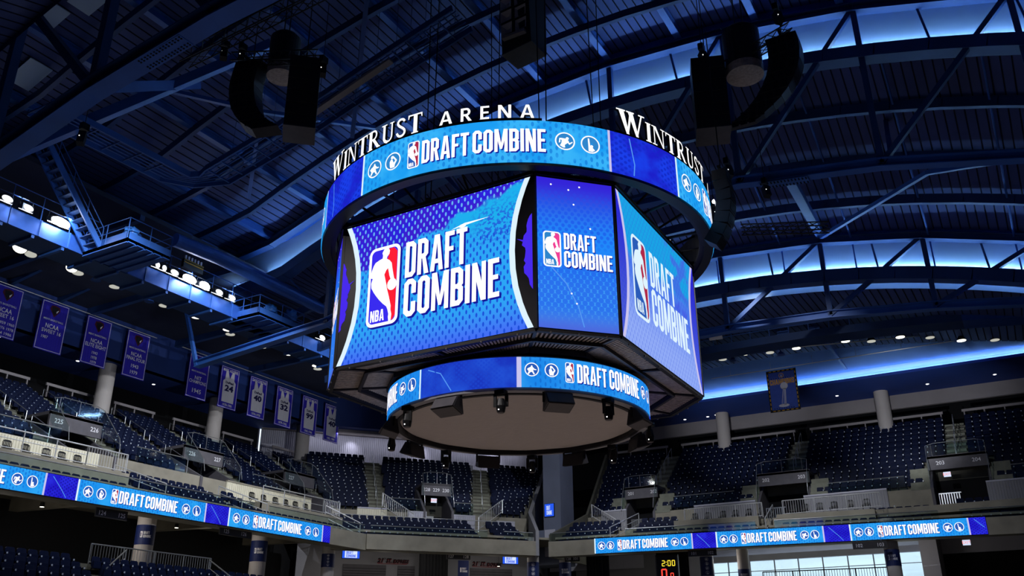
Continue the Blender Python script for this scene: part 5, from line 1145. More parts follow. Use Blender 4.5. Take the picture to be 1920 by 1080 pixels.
# ================================================================ LAMPS, CATWALKS
def high_bay(x, y, z, lens, lab, r=.27, tilt=(0, 0), top=24):
    t = thing('high_bay_lamp', lab, 'ceiling lamp', (x, y, z), 'round high-bay lamps over the stands')
    m = MB(); m.cyl((0, 0), r*1.02, r*.55, 0, .28, 'black_paint', 18); m.cyl((0, 0), r*.4, r*.3, .28, .45, 'black_paint', 12); o = m.build('housing'); o.parent = t
    m = MB(); m.cyl((0, 0), r*.93, r*.93, -.02, .01, lens, 18); o2 = m.build('lens'); o2.parent = t
    m = MB(); m.tube([(0, 0, .45), (0, 0, top-z)], .02, 'black_paint', 5); o3 = m.build('hanging_rod'); o3.parent = t
    for q in (o, o2): q.rotation_euler = (tilt[0], tilt[1], 0)
LL = [(-28.0, -2.4, 'lamp_soft', .5), (-28.3, -1.6, 'lamp_dim', .15), (-28.0, .6, 'lamp_soft', .4), (-28.3, 1.2, 'lamp_dim', .05), (-28.2, 3.5, 'lamp_dim', 0), (-28.1, 6.9, 'lamp_dim', 0), (-27.9, 9.2, 'lamp_soft', 0), (-27.9, 11.8, 'lamp_soft', 0), (-28.4, 12.5, 'lamp_dim', 0), (-28.0, 14.7, 'lamp_soft', 0), (-28.4, 15.4, 'lamp_dim', 0), (-27.9, 17.4, 'lamp_soft', 0), (-28.0, 20.4, 'lamp_soft', 0), (-28.4, 21.0, 'lamp_dim', 0)]
for i, (x, y, l, tl) in enumerate(LL): high_bay(x, y, 21.8, l, '%s round lamp over the left stand, %s from the left' % ('bright' if l == 'lamp_soft' else 'dim', ORD[i]), .32 if i else .38, (-tl, -tl*.9), 24.3)
LR = [(-2.3, 33.8, 'lamp_dim'), (-.6, 33.4, 'lamp_soft'), (1.0, 34.0, 'lamp_dim'), (2.8, 34, 'lamp_soft'), (4.8, 33.6, 'black_paint'), (6.0, 34.2, 'lamp_soft'), (7.5, 35.1, 'lamp_dim'), (9.3, 35.2, 'lamp_soft'), (11.0, 36.3, 'lamp_dim'), (12.8, 36.4, 'lamp_soft'), (14.7, 37.4, 'lamp_dim'), (16.4, 37.5, 'lamp_soft')]
for i, (x, y, l) in enumerate(LR): high_bay(x, y, 21.8 if x < 12 else 21.3, l, '%s round lamp over the end stand, %s from the left' % ({'lamp_soft': 'bright', 'lamp_dim': 'dim', 'black_paint': 'unlit'}[l], ORD[i]), .3, (0, 0), 22.3)
def pipe(pts, r, mat, name, lab, cat='pipe', n=8): m = MB(); m.tube(pts, r, mat, n); return tag(m.build(name), lab, cat)
pipe([(-28.1, -8, 22.5), (-28.1, 24, 22.45)], .04, 'rail_steel', 'lamp_pipe', 'straight thin pipe over the row of left stand lamps'); pipe([(-4, 33, 22.1), (17.5, 37.7, 21.9)], .04, 'rail_steel', 'lamp_pipe', 'straight thin pipe over the row of end stand lamps')
pipe([(-27, 1.5, 22.3), (-26.9, 2.6, 22.35), (-26.6, 3.9, 22.2), (-26.9, 5, 22.05), (-27, 7.5, 22), (-27.3, 8.6, 21.9), (-27.4, 8.0, 21.8)], .06, 'rail_white', 'cable_hose', 'pale curving hose along the underside of the left catwalk', 'cable')
def scoop(x, y, z, ang, lab):
    t = thing('horn_speaker', lab, 'speaker', (x, y, z), 'pale fan-shaped horn speakers'); c, s_ = math.cos(ang), math.sin(ang); fr = lambda a, b, k: (x+a*c-b*s_, y+a*s_+b*c, z+k)
    m = MB()
    for e in (-1, 0, 1): m.hexa([fr(e*.42-.2, -.5, -.1), fr(e*.42+.2, -.5, -.1), fr(e*.1+.08, 0, .1), fr(e*.1-.08, 0, .1), fr(e*.42-.2, -.45, .3), fr(e*.42+.2, -.45, .3), fr(e*.1+.08, .05, .3), fr(e*.1-.08, .05, .3)], 'duct_blue')
    m.build('horns', t); m = MB(); m.tube([fr(0, 0, .7), fr(0, -.1, -.35)], .03, 'rail_steel'); m.build('bracket', t)
    m = MB(); P = [fr(.3*math.cos(q*PI/8), .3*math.sin(q*PI/8), -.4) for q in range(16)]; m.cyl((x-.1, y), .28, .1, z-.5, z-.25, 'duct_blue', 14); m.build('bowl', t)
scoop(-27.4, 1.8, 21.9, 1.2, 'blue fan-shaped horn speaker under the left catwalk, nearer one'); scoop(-27.4, 5.4, 21.9, 1.2, 'blue fan-shaped horn speaker under the left catwalk, farther one'); scoop(-1.3, 33.2, 21.9, 0, 'pale fan-shaped horn speaker over the end stand, left one'); scoop(1.9, 33.7, 21.9, 0, 'pale fan-shaped horn speaker over the end stand, right one')
def flood(x, y, z, lens, w, lab, grp):
    t = thing('floodlight', lab, 'floodlight', (x, y, z), grp)
    m = MB(); m.hexa([(x-.05, y-w, z-.1), (x+.35, y-w, z-.28), (x+.35, y+w, z-.28), (x-.05, y+w, z-.1), (x-.05, y-w, z+.12), (x+.35, y-w, z+.05), (x+.35, y+w, z+.05), (x-.05, y+w, z+.12)], 'black_paint'); m.build('housing', t)
    m = MB(); m.hexa([(x+.0, y-w*.92, z-.15), (x+.36, y-w*.92, z-.31), (x+.36, y+w*.92, z-.31), (x+.0, y+w*.92, z-.15), (x, y-w*.92, z-.12), (x+.36, y-w*.92, z-.28), (x+.36, y+w*.92, z-.28), (x, y+w*.92, z-.12)], lens)
    rz = .16 if lens == 'flood_dim' else .24; m.add([(x+.37+(.02 if k_ < 0 else 0), y+w*(.9 if lens == 'flood_dim' else 1.0)*math.cos(2*PI*k_/20), z-.12+rz*math.sin(2*PI*k_/20)) for k_ in range(20)], [tuple(range(20))], lens); m.build('lens', t)  # oval plate, larger on bright floods, shapes their bloom into the lens
    m = MB(); m.tube([(x+.15, y-w-.03, z), (x+.15, y-w-.03, z+.35), (x+.15, y+w+.03, z+.35), (x+.15, y+w+.03, z)], .025, 'black_paint', 5); m.build('bracket', t)
FL = [(-5.8, 'flood_dim', .3, 'at the left edge'), (-4.75, 'flood_dim', .28, 'second from the left edge'), (-3.05, 'flood_white', .5, 'dazzling, over the stair foot'), (2.8, 'flood_dim', .16, 'small, just past the landing'), (3.25, 'flood_dim', .16, 'small, second past the landing'), (3.95, 'flood_dim', .3, 'third past the landing'), (5.0, 'flood_white', .48, 'dazzling, brightest of the middle group'), (6.1, 'flood_white', .38, 'dazzling, right of the brightest'), (7.2, 'flood_dim', .3, 'next to last of the middle group'), (8.2, 'flood_dim', .28, 'last of the middle group'), (16.2, 'flood_dim', .3, 'beside the scoreboard')]
for y, l, w, nm in FL: flood(-24.2, y, 22.0, l, w, 'floodlight on the left catwalk, '+nm, 'floodlights on the left catwalk')
for x, l, nm in ((12.9, 'flood_dim', 'first'), (13.4, 'flood_dim', 'second'), (15.0, 'flood_dim', 'third')): 
    flood(x-.1, 29.9, 21.75, l, .12, 'small floodlight on the right catwalk, %s of three' % nm, 'floodlights on the right catwalk')
for y, p in ((-4.8, 60), (-2.6, 90), (5.2, 140), (8.3, 60)): light('catwalk_flood_glow', 'AREA', (-23.9, y, 22.3), p, (.55, .72, 1), (-24.7, y, 21.3), .3, 1.6)
light('catwalk_flood_glow', 'AREA', (15.2, 29.5, 21.9), 40, (.5, .7, 1), (15.2, 30.1, 21.0), .3, 2.4)
# left catwalk
t = thing('catwalk', 'long blue steel catwalk high over the left stand, lit by floodlights', 'catwalk', (-25.2, 5, 21))
m = MB(); m.box(-26.2, -24.4, -12, 26, 20.95, 21.1, 'steel_navy')
for k in range(24): m.box(-26.2, -24.4, -12+1.6*k, -11.85+1.6*k, 20.8, 20.95, 'steel_blue')
m.build('deck', t)
m = MB(); m.box(-24.42, -24.3, -12, -.7, 20.95, 21.75, 'duct_blue'); m.box(-24.42, -24.3, 1.4, 26, 20.95, 21.75, 'duct_blue')
for k in range(23): 
    y = -11.5+1.55*k
    m.box(-24.31, -24.25, y, y+.06, 20.95, 21.78, 'steel_blue')
m.build('fascia_panel', t)
m = MB()
for z in (22.5, 23.05): m.tube([(-24.36, -12, z), (-24.36, -.7, z)], .025, 'steel_blue', 5); m.tube([(-24.36, 1.4, z), (-24.36, 26, z)], .025, 'steel_blue', 5); m.tube([(-26.2, -12, z-.3), (-26.2, 26, z-.3)], .025, 'steel_blue', 5)
for k in range(23):
    y = -11.5+1.55*k
    if not -.9 < y < 1.5: m.tube([(-24.36, y, 21.6), (-24.36, y, 23.05)], .025, 'steel_blue', 5)
m.build('guard_rail', t)
def landing(x0, x1, y0, y1, lab):
    t = thing('catwalk_landing', lab, 'platform', ((x0+x1)/2, (y0+y1)/2, 21), 'landings beside the left catwalk')
    m = MB(); m.box(x0, x1, y0, y1, 20.95, 21.1, 'duct_blue')
    for k in range(5): y = y0+(y1-y0)*k/5; m.box(x0, x1, y, y+.08, 20.85, 20.95, 'steel_blue')
    m.box(x1-.08, x1, y0, y1, 20.9, 21.45, 'steel_blue'); m.box(x0, x1, y0, y0+.08, 20.9, 21.45, 'steel_blue'); m.build('deck', t)
    m = MB()
    for z in (21.7, 22.2): m.tube([(x0, y0, z), (x1, y0, z), (x1, y1, z), (x0, y1, z)], .025, 'steel_blue', 5)
    for p in ((x0, y0), (x1, y0), (x1, y1), (x0, y1), ((x0+x1)/2, y0), (x1, (y0+y1)/2)): m.tube([(*p, 21.1), (*p, 22.2)], .025, 'steel_blue', 5)
    m.build('guard_rail', t)
landing(-24.3, -21.0, -1.3, 1.3, 'square blue landing at the foot of the high stair'); landing(-25.2, -22.6, 9.2, 13.0, 'blue landing with covered spotlights left of the scoreboard')
# stair
t = thing('catwalk_stair', 'steep blue open stair rising to the upper left from the landing', 'stair', (-23.5, -1.5, 21.1))
S0, S1 = Vector((-23.5, -1.3, 21.1)), Vector((-23.5, -5.4, 25.6))
m = MB()
for e in (-.5, .5): m.beam(S0+Vector((e, 0, 0)), S1+Vector((e, 0, 0)), .08, .3, 'steel_blue')
m.build('stringer', t); m = MB()
for k in range(14): p = S0.lerp(S1, (k+.5)/14); m.box(p.x-.48, p.x+.48, p.y-.14, p.y+.14, p.z-.03, p.z+.02, 'steel_navy')
m.build('treads', t); m = MB()
for e in (-.52, .52):
    for h in (.5, 1.0): m.tube([S0+Vector((e, 0, h)), S1+Vector((e, 0, h))], .025, 'steel_blue', 5)
    for k in range(5): p = S0.lerp(S1, k/4); m.tube([p+Vector((e, 0, 0)), p+Vector((e, 0, 1))], .022, 'steel_blue', 5)
m.build('hand_rail', t)
pipe([(-22.0, 2.2, 22.7), (-21.7, 5, 22.7), (-21.6, 13.5, 22.6)], .38, 'duct_blue', 'air_duct', 'thick round blue air duct above the left catwalk', 'duct', 18)
def tarp(x, y, z, s, lab):
    bm = bmesh.new(); bmesh.ops.create_icosphere(bm, subdivisions=3, radius=1); rnd = random.Random(int(x*10+y*7))
    for v in bm.verts: 
        d = v.co.copy(); k = 1+.18*math.sin(7*d.x+3*d.z)+.14*math.sin(9*d.y-4*d.z)+rnd.uniform(-.05, .05)
        v.co = Vector((d.x*s*.8*k, d.y*s*k, d.z*s*.9*k+(.15*s*(-1 if d.z < 0 else 0))))
    me = bpy.data.meshes.new('cover'); bm.to_mesh(me); bm.free(); me.materials.append(MATS['tarp_blue']); me.polygons.foreach_set('use_smooth', [True]*len(me.polygons)); o = bpy.data.objects.new('spotlight_cover', me); COL.objects.link(o); o.location = (x, y, z); tag(o, lab, 'cover', 'crumpled blue covers over followspots')
    o.location.z = z
tarp(-21.7, -.6, 21.75, .42, 'crumpled blue cover over a followspot on the stair landing'); tarp(-23.4, 10.9, 21.9, .45, 'crumpled blue cover, left of the two near the scoreboard'); tarp(-22.95, 12.2, 22.0, .4, 'crumpled blue cover, right of the two near the scoreboard')
# equipment racks with white lamps and yellow wiring
def rack(x, y, z, along, lab):
    t = thing('dimmer_rack', lab, 'electrical rack', (x, y, z), 'racks with a row of white caps'); fr = (lambda a, b, k: (x+b, y+a, z+k)) if along == 'y' else (lambda a, b, k: (x+a, y-b, z+k))
    m = MB(); m.hexa([fr(-.7, -.1, -.5), fr(-.7, .1, -.5), fr(.7, .1, -.5), fr(.7, -.1, -.5), fr(-.7, -.1, .0), fr(-.7, .1, .0), fr(.7, .1, 0), fr(.7, -.1, 0)], 'black_frame'); m.build('frame', t)
    for k in range(6): m = MB(); m.tube([fr(-.6+.22*k, .08, 0), fr(-.6+.22*k, .08, .2)], .055, 'print_white', 8); m.build('cap', t)
    for k in range(2): m = MB(); m.tube([fr(-.68, .12, -.06-.14*k), fr(.68, .12, -.06-.14*k)], .03, 'yellow_wire', 5); m.build('wire', t)
rack(-24.0, 5.2, 23.0, 'y', 'dark rack with six white caps above the left floodlights'); rack(.9, 28.2, 23.0, 'x', 'dark rack with six white caps right of the scoreboard')
# right catwalk
t = thing('catwalk', 'long dark blue catwalk crossing behind the scoreboard over the end stand', 'catwalk', (8, 30.5, 21))
m = MB(); N = 24
for i in range(N):
    a, b = -8+30*i/N, -8+30*(i+1)/N; za, zb = 21.6-.0035*a*a, 21.6-.0035*b*b
    m.hexa([(a, 30, za-.5), (b, 30, zb-.5), (b, 31.6, zb-.5), (a, 31.6, za-.5), (a, 30, za), (b, 30, zb), (b, 31.6, zb-.35), (a, 31.6, za-.35)], 'duct_blue' if 12.4 < a < 18 else 'steel_navy')  # brighter blue stretch paints the floodlit panels into the deck colour
m.build('deck', t)
m = MB()
for h in (.45, .95): m.tube([(-8+30*i/N, 30, 21.6-.0035*(-8+30*i/N)**2+h) for i in range(N+1)], .028, 'steel_blue', 5)
for i in range(N): x = -8+30*i/N; z = 21.6-.0035*x*x; m.tube([(x, 30, z), (x, 30, z+.95)], .028, 'steel_blue', 5)
m.build('guard_rail', t)
m = MB(); m.hexa([(-1.9, 29.7, 21.9), (-1.0, 29.7, 21.85), (-1.0, 29.8, 21.85), (-1.9, 29.8, 21.9), (-1.95, 29.5, 22.5), (-1.05, 29.5, 22.45), (-1.05, 29.6, 22.45), (-1.95, 29.6, 22.5)], 'white_box'); m.beam((-1.45, 29.75, 21.9), (-1.45, 30.0, 21.6), .06, .06, 'black_paint'); tag(m.build('white_panel'), 'tilted white box panel on the catwalk rail beside the scoreboard', 'panel')
for x, nm in ((2.2, 'left'), (4.2, 'right')): m = MB(); m.box(x, x+.75, 31.4, 31.6, 21.3, 22.9, 'steel_blue'); tag(m.build('cabinet'), 'tall blue cabinet behind the right catwalk, %s of two' % nm, 'cabinet', 'blue cabinets on the right catwalk')
# cable bridge across the hall left of the scoreboard
t = thing('cable_bridge', 'suspended blue cable bridge bending around the speaker cluster, left of the scoreboard', 'cable bridge', (-10, -3, 22.8))
P = [(-16.0, -9.6, 22.0), (-15.7, -3.2, 22.0), (-15.2, -2.4, 22.1), (-14.2, -2.1, 22.2), (-10, -2.2, 23), (-5, -2.1, 24.6), (-1.2, -2.2, 25.5)]
m = MB()
for k in (-3, 3):
    o = k*.24; Q = [(P[0][0]+o, P[0][1], P[0][2]), (P[1][0]+o, P[1][1]+o*.3, P[1][2]), (P[2][0]+o*.7, P[2][1]-o*.4, P[2][2])]+[(a, b-o, c) for a, b, c in P[3:]]
    for i in range(6): m.beam(Q[i], Q[i+1], .07, .28, 'steel_blue')
m.build('edge_channel', t)
m = MB()
for k in range(5):
    o = (k-2)*.24; m.tube([(P[0][0]+o, P[0][1], P[0][2]), (P[1][0]+o, P[1][1]+o*.3, P[1][2]), (P[2][0]+o*.7, P[2][1]-o*.4, P[2][2])]+[(a, b-o, c) for a, b, c in P[3:]], .035, 'steel_blue', 5)
m.build('cable_tubes', t)
for i in range(3, 6):
    for k in range(5): m = MB(); q = Vector(P[i]).lerp(Vector(P[i+1]), k/5); m.beam(q+Vector((0, -.65, -.06)), q+Vector((0, .65, -.06)), .05, .05, 'steel_blue'); m.tube([q+Vector((0, .6, 0)), q+Vector((0, .6, 4.0))], .012, 'steel_navy', 4); m.build('cross_bar', t)
for k in range(6): m = MB(); q = Vector(P[0]).lerp(Vector(P[1]), k/6); m.beam(q+Vector((-.65, 0, -.06)), q+Vector((.65, 0, -.06)), .05, .05, 'steel_blue'); m.build('cross_bar', t)
m = MB()
m.beam((-9, -2.5, 23.1), (-4.5, -2.4, 24.6), .3, .12, 'beam_grey'); m.build('tray', t)
# hoist cables of the scoreboard
for x in (-2.4, 2.4):
    for y in (-2.4, 2.4):
        for d in (-.12, .12):
            m = MB(); m.tube([(x+d, y, 17.5), (x+d*2, y, 31.2)], .022, 'black_frame', 5); tag(m.build('hoist_cable'), 'thin dark hoist cable of the scoreboard, %s %s corner, %s strand' % ('front' if y < 0 else 'rear', 'left' if x < 0 else 'right', 'left' if d < 0 else 'right'), 'cable', 'scoreboard hoist cables')
# ================================================================ HANGING SPEAKER CLUSTERS
def lattice(name, a, b, h, lab, grp, r=.03):
    a, b = Vector(a), Vector(b); d = (b-a).normalized(); s_ = d.cross(Vector((0, 0, 1))).normalized()*h/2; u = Vector((0, 0, h/2)); n = max(2, int((b-a).length/(h*1.1))); m = MB()
    C_ = [s_+u, -s_+u, s_-u, -s_-u]
    for c in C_: m.tube([a+c, b+c], r, 'black_paint', 5)
    for i in range(n):
        p, q = a.lerp(b, i/n), a.lerp(b, (i+1)/n)
        for c0, c1 in ((0, 2), (2, 3), (3, 1), (1, 0)): m.tube([p+C_[c0], q+C_[c1]], r*.6, 'black_paint', 4, False)
    return tag(m.build(name), lab, 'truss', grp)
def line_array(pts, w, d, out, lab):
    """pts: chain of cabinet centres, out: horizontal facing direction"""
    t = thing('line_array', lab, 'speaker', pts[0], 'hanging line arrays'); s_ = Vector((-out[1], out[0], 0)).normalized()*w/2
    n = len(pts)-1
    for i in range(n):
        a, b = Vector(pts[i]), Vector(pts[i+1]); ax = (b-a).normalized(); o = s_.normalized().cross(ax); 
        if o.dot(Vector((*out, 0))) < 0: o = -o
        a2, b2 = a+ax*.01, b-ax*.01; m = MB()
        m.hexa([b2-s_-o*d/2, b2+s_-o*d/2, b2+s_*1.0+o*d/2, b2-s_+o*d/2, a2-s_-o*d/2, a2+s_-o*d/2, a2+s_+o*d/2, a2-s_+o*d/2], 'speaker_black')
        for e in (-.55, 0, .55): c = (a2+b2)/2+s_*e+o*(d/2); m.beam(c-s_.normalized()*.12, c+s_.normalized()*.12, (b-a).length*.7, .03, 'black_frame', up=tuple(o))
        m.build('speaker_cabinet', t)
    m = MB(); a = Vector(pts[0]); m.beam(a+Vector((0, 0, .1)), a+Vector((0, 0, .16)), w*.9, .1, 'black_paint', up=(1, 0, 0)); m.tube([a, a+Vector((0, 0, 6))], .02, 'black_paint', 5); m.build('rigging', t)
    m = MB(); b = Vector(pts[-1]); 
    return t
def boxcluster(c, w, dp, z0, z1, rot, lab):
    t = thing('speaker_stack', lab, 'speaker', (c[0], c[1], z0), 'hanging box speakers'); ca, sa = math.cos(rot), math.sin(rot); fr = lambda a, b, k: (c[0]+a*ca-b*sa, c[1]+a*sa+b*ca, k)
    n = 6
    for i in range(n):
        a, b = z0+(z1-z0)*i/n, z0+(z1-z0)*(i+1)/n-.02; k = .04*i; m = MB()
        m.hexa([fr(-w/2, -dp/2-k, a), fr(w/2, -dp/2-k, a), fr(w/2, dp/2-k, a), fr(-w/2, dp/2-k, a), fr(-w/2, -dp/2-k, b), fr(w/2, -dp/2-k, b), fr(w/2, dp/2-k, b), fr(-w/2, dp/2-k, b)], 'speaker_black'); m.build('speaker_cabinet', t)
    m = MB(); m.hexa([fr(-w/2-.02, -dp/2-.02, z0-.05), fr(w/2+.02, -dp/2-.02, z0-.05), fr(w/2+.02, dp/2+.02, z0-.05), fr(-w/2-.02, dp/2+.02, z0-.05), fr(-w/2-.02, -dp/2-.02, z0-.01), fr(w/2+.02, -dp/2-.02, z0-.01), fr(w/2+.02, dp/2+.02, z0-.01), fr(-w/2-.02, dp/2+.02, z0-.01)], 'speaker_grey'); o = m.build('base_plate', t); o['label'] = 'plain grey bottom plate'
    m = MB(); m.tube([fr(0, 0, z1), fr(0, 0, z1+6)], .02, 'black_paint', 5); m.build('rigging', t)
    return t
def drum(c, r, z0, z1, top, lab):
    t = thing('speaker_drum', lab, 'speaker', (*c, z0), 'round hanging speakers'); m = MB(); m.cyl(c, r*.98, r, z0, z1-.15, 'speaker_black', 28); m.cyl(c, r, r*.8, z1-.15, z1, 'speaker_black', 28); m.build('body', t)
    m = MB(); m.cyl(c, r*.99, r*1.0, z0-.35, z0, 'grille', 28); m.build('lower_grille', t); m = MB()
    for e in (-.15, .15): m.tube([(c[0]+e, c[1], z1), (c[0]+e, c[1], top)], .025, 'black_paint', 5)
    m.build('hanging_cable', t)
def spot(x, y, z, lab, top=None, tilt=.5):
    t = thing('stage_spotlight', lab, 'stage light', (x, y, z), 'small black spotlights in the roof'); m = MB(); m.beam((x, y, z), (x+.1, y-.2*tilt, z-.55), .26, .26, 'black_paint'); m.beam((x, y, z+.12), (x, y, z+.4), .3, .2, 'black_paint'); m.build('body', t)
    m = MB(); m.box(x+.06, x+.1, y-.2, y-.17, z-.25, z-.22, 'dot_light'); m.build('indicator', t); m = MB(); m.tube([(x, y, z+.4), (x, y, top or z+3)], .015, 'black_paint', 4); m.build('hanger', t)
# left cluster
line_array([(-9.6, -5, 24.6), (-9.7, -5, 24.2), (-9.78, -5, 23.8), (-9.8, -5, 23.4), (-9.75, -5, 23.0), (-9.65, -5, 22.6), (-9.5, -5, 22.2), (-9.28, -5, 21.85), (-9.0, -5, 21.5), (-8.65, -5, 21.2), (-8.3, -5, 20.95)], 1.1, .75, (.3, -1), 'curved black line array, left half of the upper left speaker cluster')
boxcluster((-6.6, -5.0), 1.15, 1.2, 20.3, 23.3, .75, 'tall black box speakers with grey underside, upper left cluster')
drum((-8.6, -4.3), .62, 24.4, 26.1, 30.6, 'black round hanging speaker above the upper left cluster')
lattice('lighting_truss', (-10.4, -5.3, 25.0), (-6.0, -4.9, 23.7), .4, 'short black lattice beam carrying the upper left speaker cluster', 'black lattice beams')
lattice('lighting_truss', (-11.5, -6.8, 24.4), (-2.8, -6.4, 25.4), .5, 'long black lattice beam running behind the upper left speaker cluster', 'black lattice beams')
spot(-9.95, -6.2, 24.7, 'small black spotlight hanging near the perforated beam end, upper left'); spot(-13.4, -9.2, 20.2, 'small black spotlight under the big diagonal truss, upper left'); spot(-5.8, -4.9, 23.2, 'small black spotlight at the right of the upper left cluster'); spot(-10.2, -5.1, 25.4, 'black spotlight at the left end of the cluster beam'); spot(-20.3, -9.4, 20.4, 'small black spotlight at the far left, under the truss')
# right cluster
line_array([(9.9, 3, 23.6), (9.95, 3, 23.2), (9.95, 3, 22.8), (9.9, 3, 22.4), (9.78, 3, 22.05), (9.6, 3, 21.7), (9.35, 3, 21.35), (9.05, 3, 21.05), (8.7, 3, 20.8), (8.3, 3, 20.55), (7.95, 3, 20.4)], 1.15, .75, (.0, -1), 'curved black line array, right half of the upper right speaker cluster')
boxcluster((6.9, 3.0), 1.25, 1.25, 20.35, 23.4, .35, 'tall black box speakers with grey underside, upper right cluster')
drum((8.3, 3.3), .72, 23.1, 24.9, 30.6, 'black round hanging speaker above the upper right cluster')
lattice('lighting_truss', (7.2, 3.1, 23.1), (10.3, 2.9, 23.9), .4, 'short black lattice beam seen against the lit wall, upper right', 'black lattice beams')
spot(9.9, 2.6, 24.6, 'black spotlight standing against the lit wall, upper right'); spot(6.9, 2.6, 23.9, 'black spotlight over the box speakers, upper right')
spot(6.4, 6.5, 20.9, 'black spotlight right of the ring sign'); spot(7.2, 9.5, 21.2, 'black spotlight with pale rim under the far truss, right'); spot(4.9, 9.3, 20.6, 'small black spotlight left of pale-rimmed one, right')
lattice('lighting_truss', (6.2, 8.5, 18.9), (9.6, 9.5, 18.6), .35, 'thin black lattice beam right of the ring board', 'black lattice beams')
for x, y, nm in ((-7.6, 2.2, 'left of'), (7.6, .8, 'right of')):
    line_array([(x, y, 17.4), (x*1.0, y, 17.0), (x*1.01, y, 16.6), (x*1.01, y, 16.2), (x*1.0, y, 15.8), (x*.985, y, 15.4), (x*.96, y, 15.05), (x*.93, y, 14.75)], .6, .5, (x, 0), 'black line array hanging just %s the scoreboard ring' % nm)
# centre cabinet hanging in front at the top
t = thing('speaker_column', 'black hanging speaker column with square horns at the top centre', 'speaker', (.6, -1, 24.2), 'hanging line arrays')
X0, X1 = -.12, 1.3
m = MB(); m.hexa([(X0, -.9, 24.2), (X1, -1.1, 24.2), (X1+.1, 0, 24.2), (X0+.1, .2, 24.2), (X0, -1.2, 28), (X1, -1.4, 28), (X1+.1, 0, 28), (X0+.1, .2, 28)], 'speaker_black'); m.build('cabinet', t)
m = MB(); m.hexa([(X0-.02, -.92, 24.15), (X1+.02, -1.12, 24.15), (X1+.1, 0, 24.15), (X0+.1, .2, 24.15), (X0-.02, -.92, 24.2), (X1+.02, -1.12, 24.2), (X1+.1, 0, 24.2), (X0+.1, .2, 24.2)], 'speaker_grey'); m.build('base_plate', t)
for r in range(6):
    for c in range(2):
        cx, cz = X0+.38+.64*c, 25.1+.6*r; yy = -1.06-.06*r*.62+.0; m = MB(); s_ = .26
        m.add([(cx-s_, yy-.13, cz-s_), (cx+s_, yy-.18, cz-s_), (cx+s_, yy-.18, cz+s_), (cx-s_, yy-.13, cz+s_), (cx-.08, yy+.02, cz-.08), (cx+.08, yy, cz-.08), (cx+.08, yy, cz+.08), (cx-.08, yy+.02, cz+.08)], [(0, 1, 5, 4), (1, 2, 6, 5), (2, 3, 7, 6), (3, 0, 4, 7), (4, 5, 6, 7)], 'horn_grey'); m.build('horn', t)
m = MB(); m.box(X0+.2, X1-.2, -1.3, -1.1, 24.62, 24.74, 'beam_grey'); m.build('label_bar', t)
# ================================================================ LOWER CONCOURSE
m = MB(); sbox(m, LF, -30, 30, .6, 16, 6.1, 6.35, 'concrete_dark'); sbox(m, CF, -3, 20, .6, 16, 6.0, 6.25, 'concrete_dark'); sbox(m, EF, -8, 44, .6, 18, 6.0, 6.3, 'concrete_dark'); m.build('floor', kind='structure')
# lower rows at the bottom left
m = MB()
for r in range(10): sbox(m, LF, -12, 22, -8+.85*r, -8+.85*r+.86, 1.5, 2.0+.42*r, 'concrete_dark')
m.build('floor', kind='structure')
for r in range(10):
    for i in range(50):
        y = -7+.54*i
        if 1.3 < y < 2.3: continue
        p = LF(y, -8+.85*r+.5, 2.0+.42*r)
        if in_view((p[0], p[1], p[2]+.6)): pass
slab('wall_left_concourse', LF, -30, 26, 9.6, 9.8, 6, 10.3, 'black_cloth'); slab('wall_end_concourse_top', EF, -8, 44, 13.2, 13.4, 9.25, 10.4, 'wall_light')
# concrete beams under the left stand
for k, y in enumerate((-6, 3, 12, 20)):
    m = MB(); m.hexa([LF(y, .5, 9.35), LF(y+.5, .5, 9.35), LF(y+.5, 9, 9.6), LF(y, 9, 9.6), LF(y, .5, 9.9), LF(y+.5, .5, 9.9), LF(y+.5, 9, 10.4), LF(y, 9, 10.4)], 'concrete'); tag(m.build('ceiling_beam'), 'concrete beam under the left stand, %s from the camera' % ORD[k], 'beam', 'concrete beams under the left stand')
def wrapped(F, t_, q, z0, z1, w0, w1, art, lab, r=.5, facing=None):
    x, y, _ = F(t_, q, 0); t = thing('column', lab, 'column', (x, y, z0), 'wrapped columns of the concourse'); m = MB(); m.cyl((x, y), r, r, z0, z1, 'column_white', 28); m.build('shaft', t)
    m = MB(); m.cyl((x, y), r+.015, r+.015, w0, w1, 'wrap_navy', 28)
    a0 = math.atan2(CY-y, CX-x)
    fr = lambda a, b, k=0: (x+(r+.02+k)*math.cos(a0+a/r), y+(r+.02+k)*math.sin(a0+a/r), b); h = w1-w0; zc = (w0+w1)/2
    if art == 'logo': put_art(m, [(1, 'print_white', p) for p in textline('DRAFT', -.1, .2, zc+.02, zc+.17)+textline('COMBINE', -.1, .3, zc-.16, zc-.02)]+[(1, 'print_white', rrect(-.26, -.14, zc-.16, zc+.17, .03))]+[(2, 'wrap_navy', rrect(-.24, -.2, zc-.1, zc+.1, .01))], fr)
    else:
        for k in range(4): put_art(m, [(l, 'print_white', p) for l, _m, p in icon(0, w0+h*(.15+.235*k), h*.09, 3-k)], fr)
    o = m.build('banner_wrap', t); o['label'] = 'navy printed wrap'; return t
wrapped(LF, 7.95, 4, 6.2, 10.4, 8.0, 9.05, 'logo', 'wrapped column beside the 124 125 sign, pale base', .5)
wrapped(LF, 16.6, 4, 6.2, 10.4, 7.9, 9.15, 'logo', 'wrapped column beside the 125 126 sign', .5)
wrapped(CF, -2.25, 1.5, 6.2, 10.4, 7.9, 8.75, 'icons', 'wrapped column with four small icons at the left corner of the corner stand', .42)
wrapped(CF, 12.35, 1.6, 6.2, 10.4, 7.4, 8.7, 'icons', 'wrapped column with icons at the right end of the corner stand', .42)
wrapped(EF, -3.3, 3.3, 6.2, 10.4, 7.6, 8.85, 'logo', 'wrapped column under the 128 101 sign', .42)
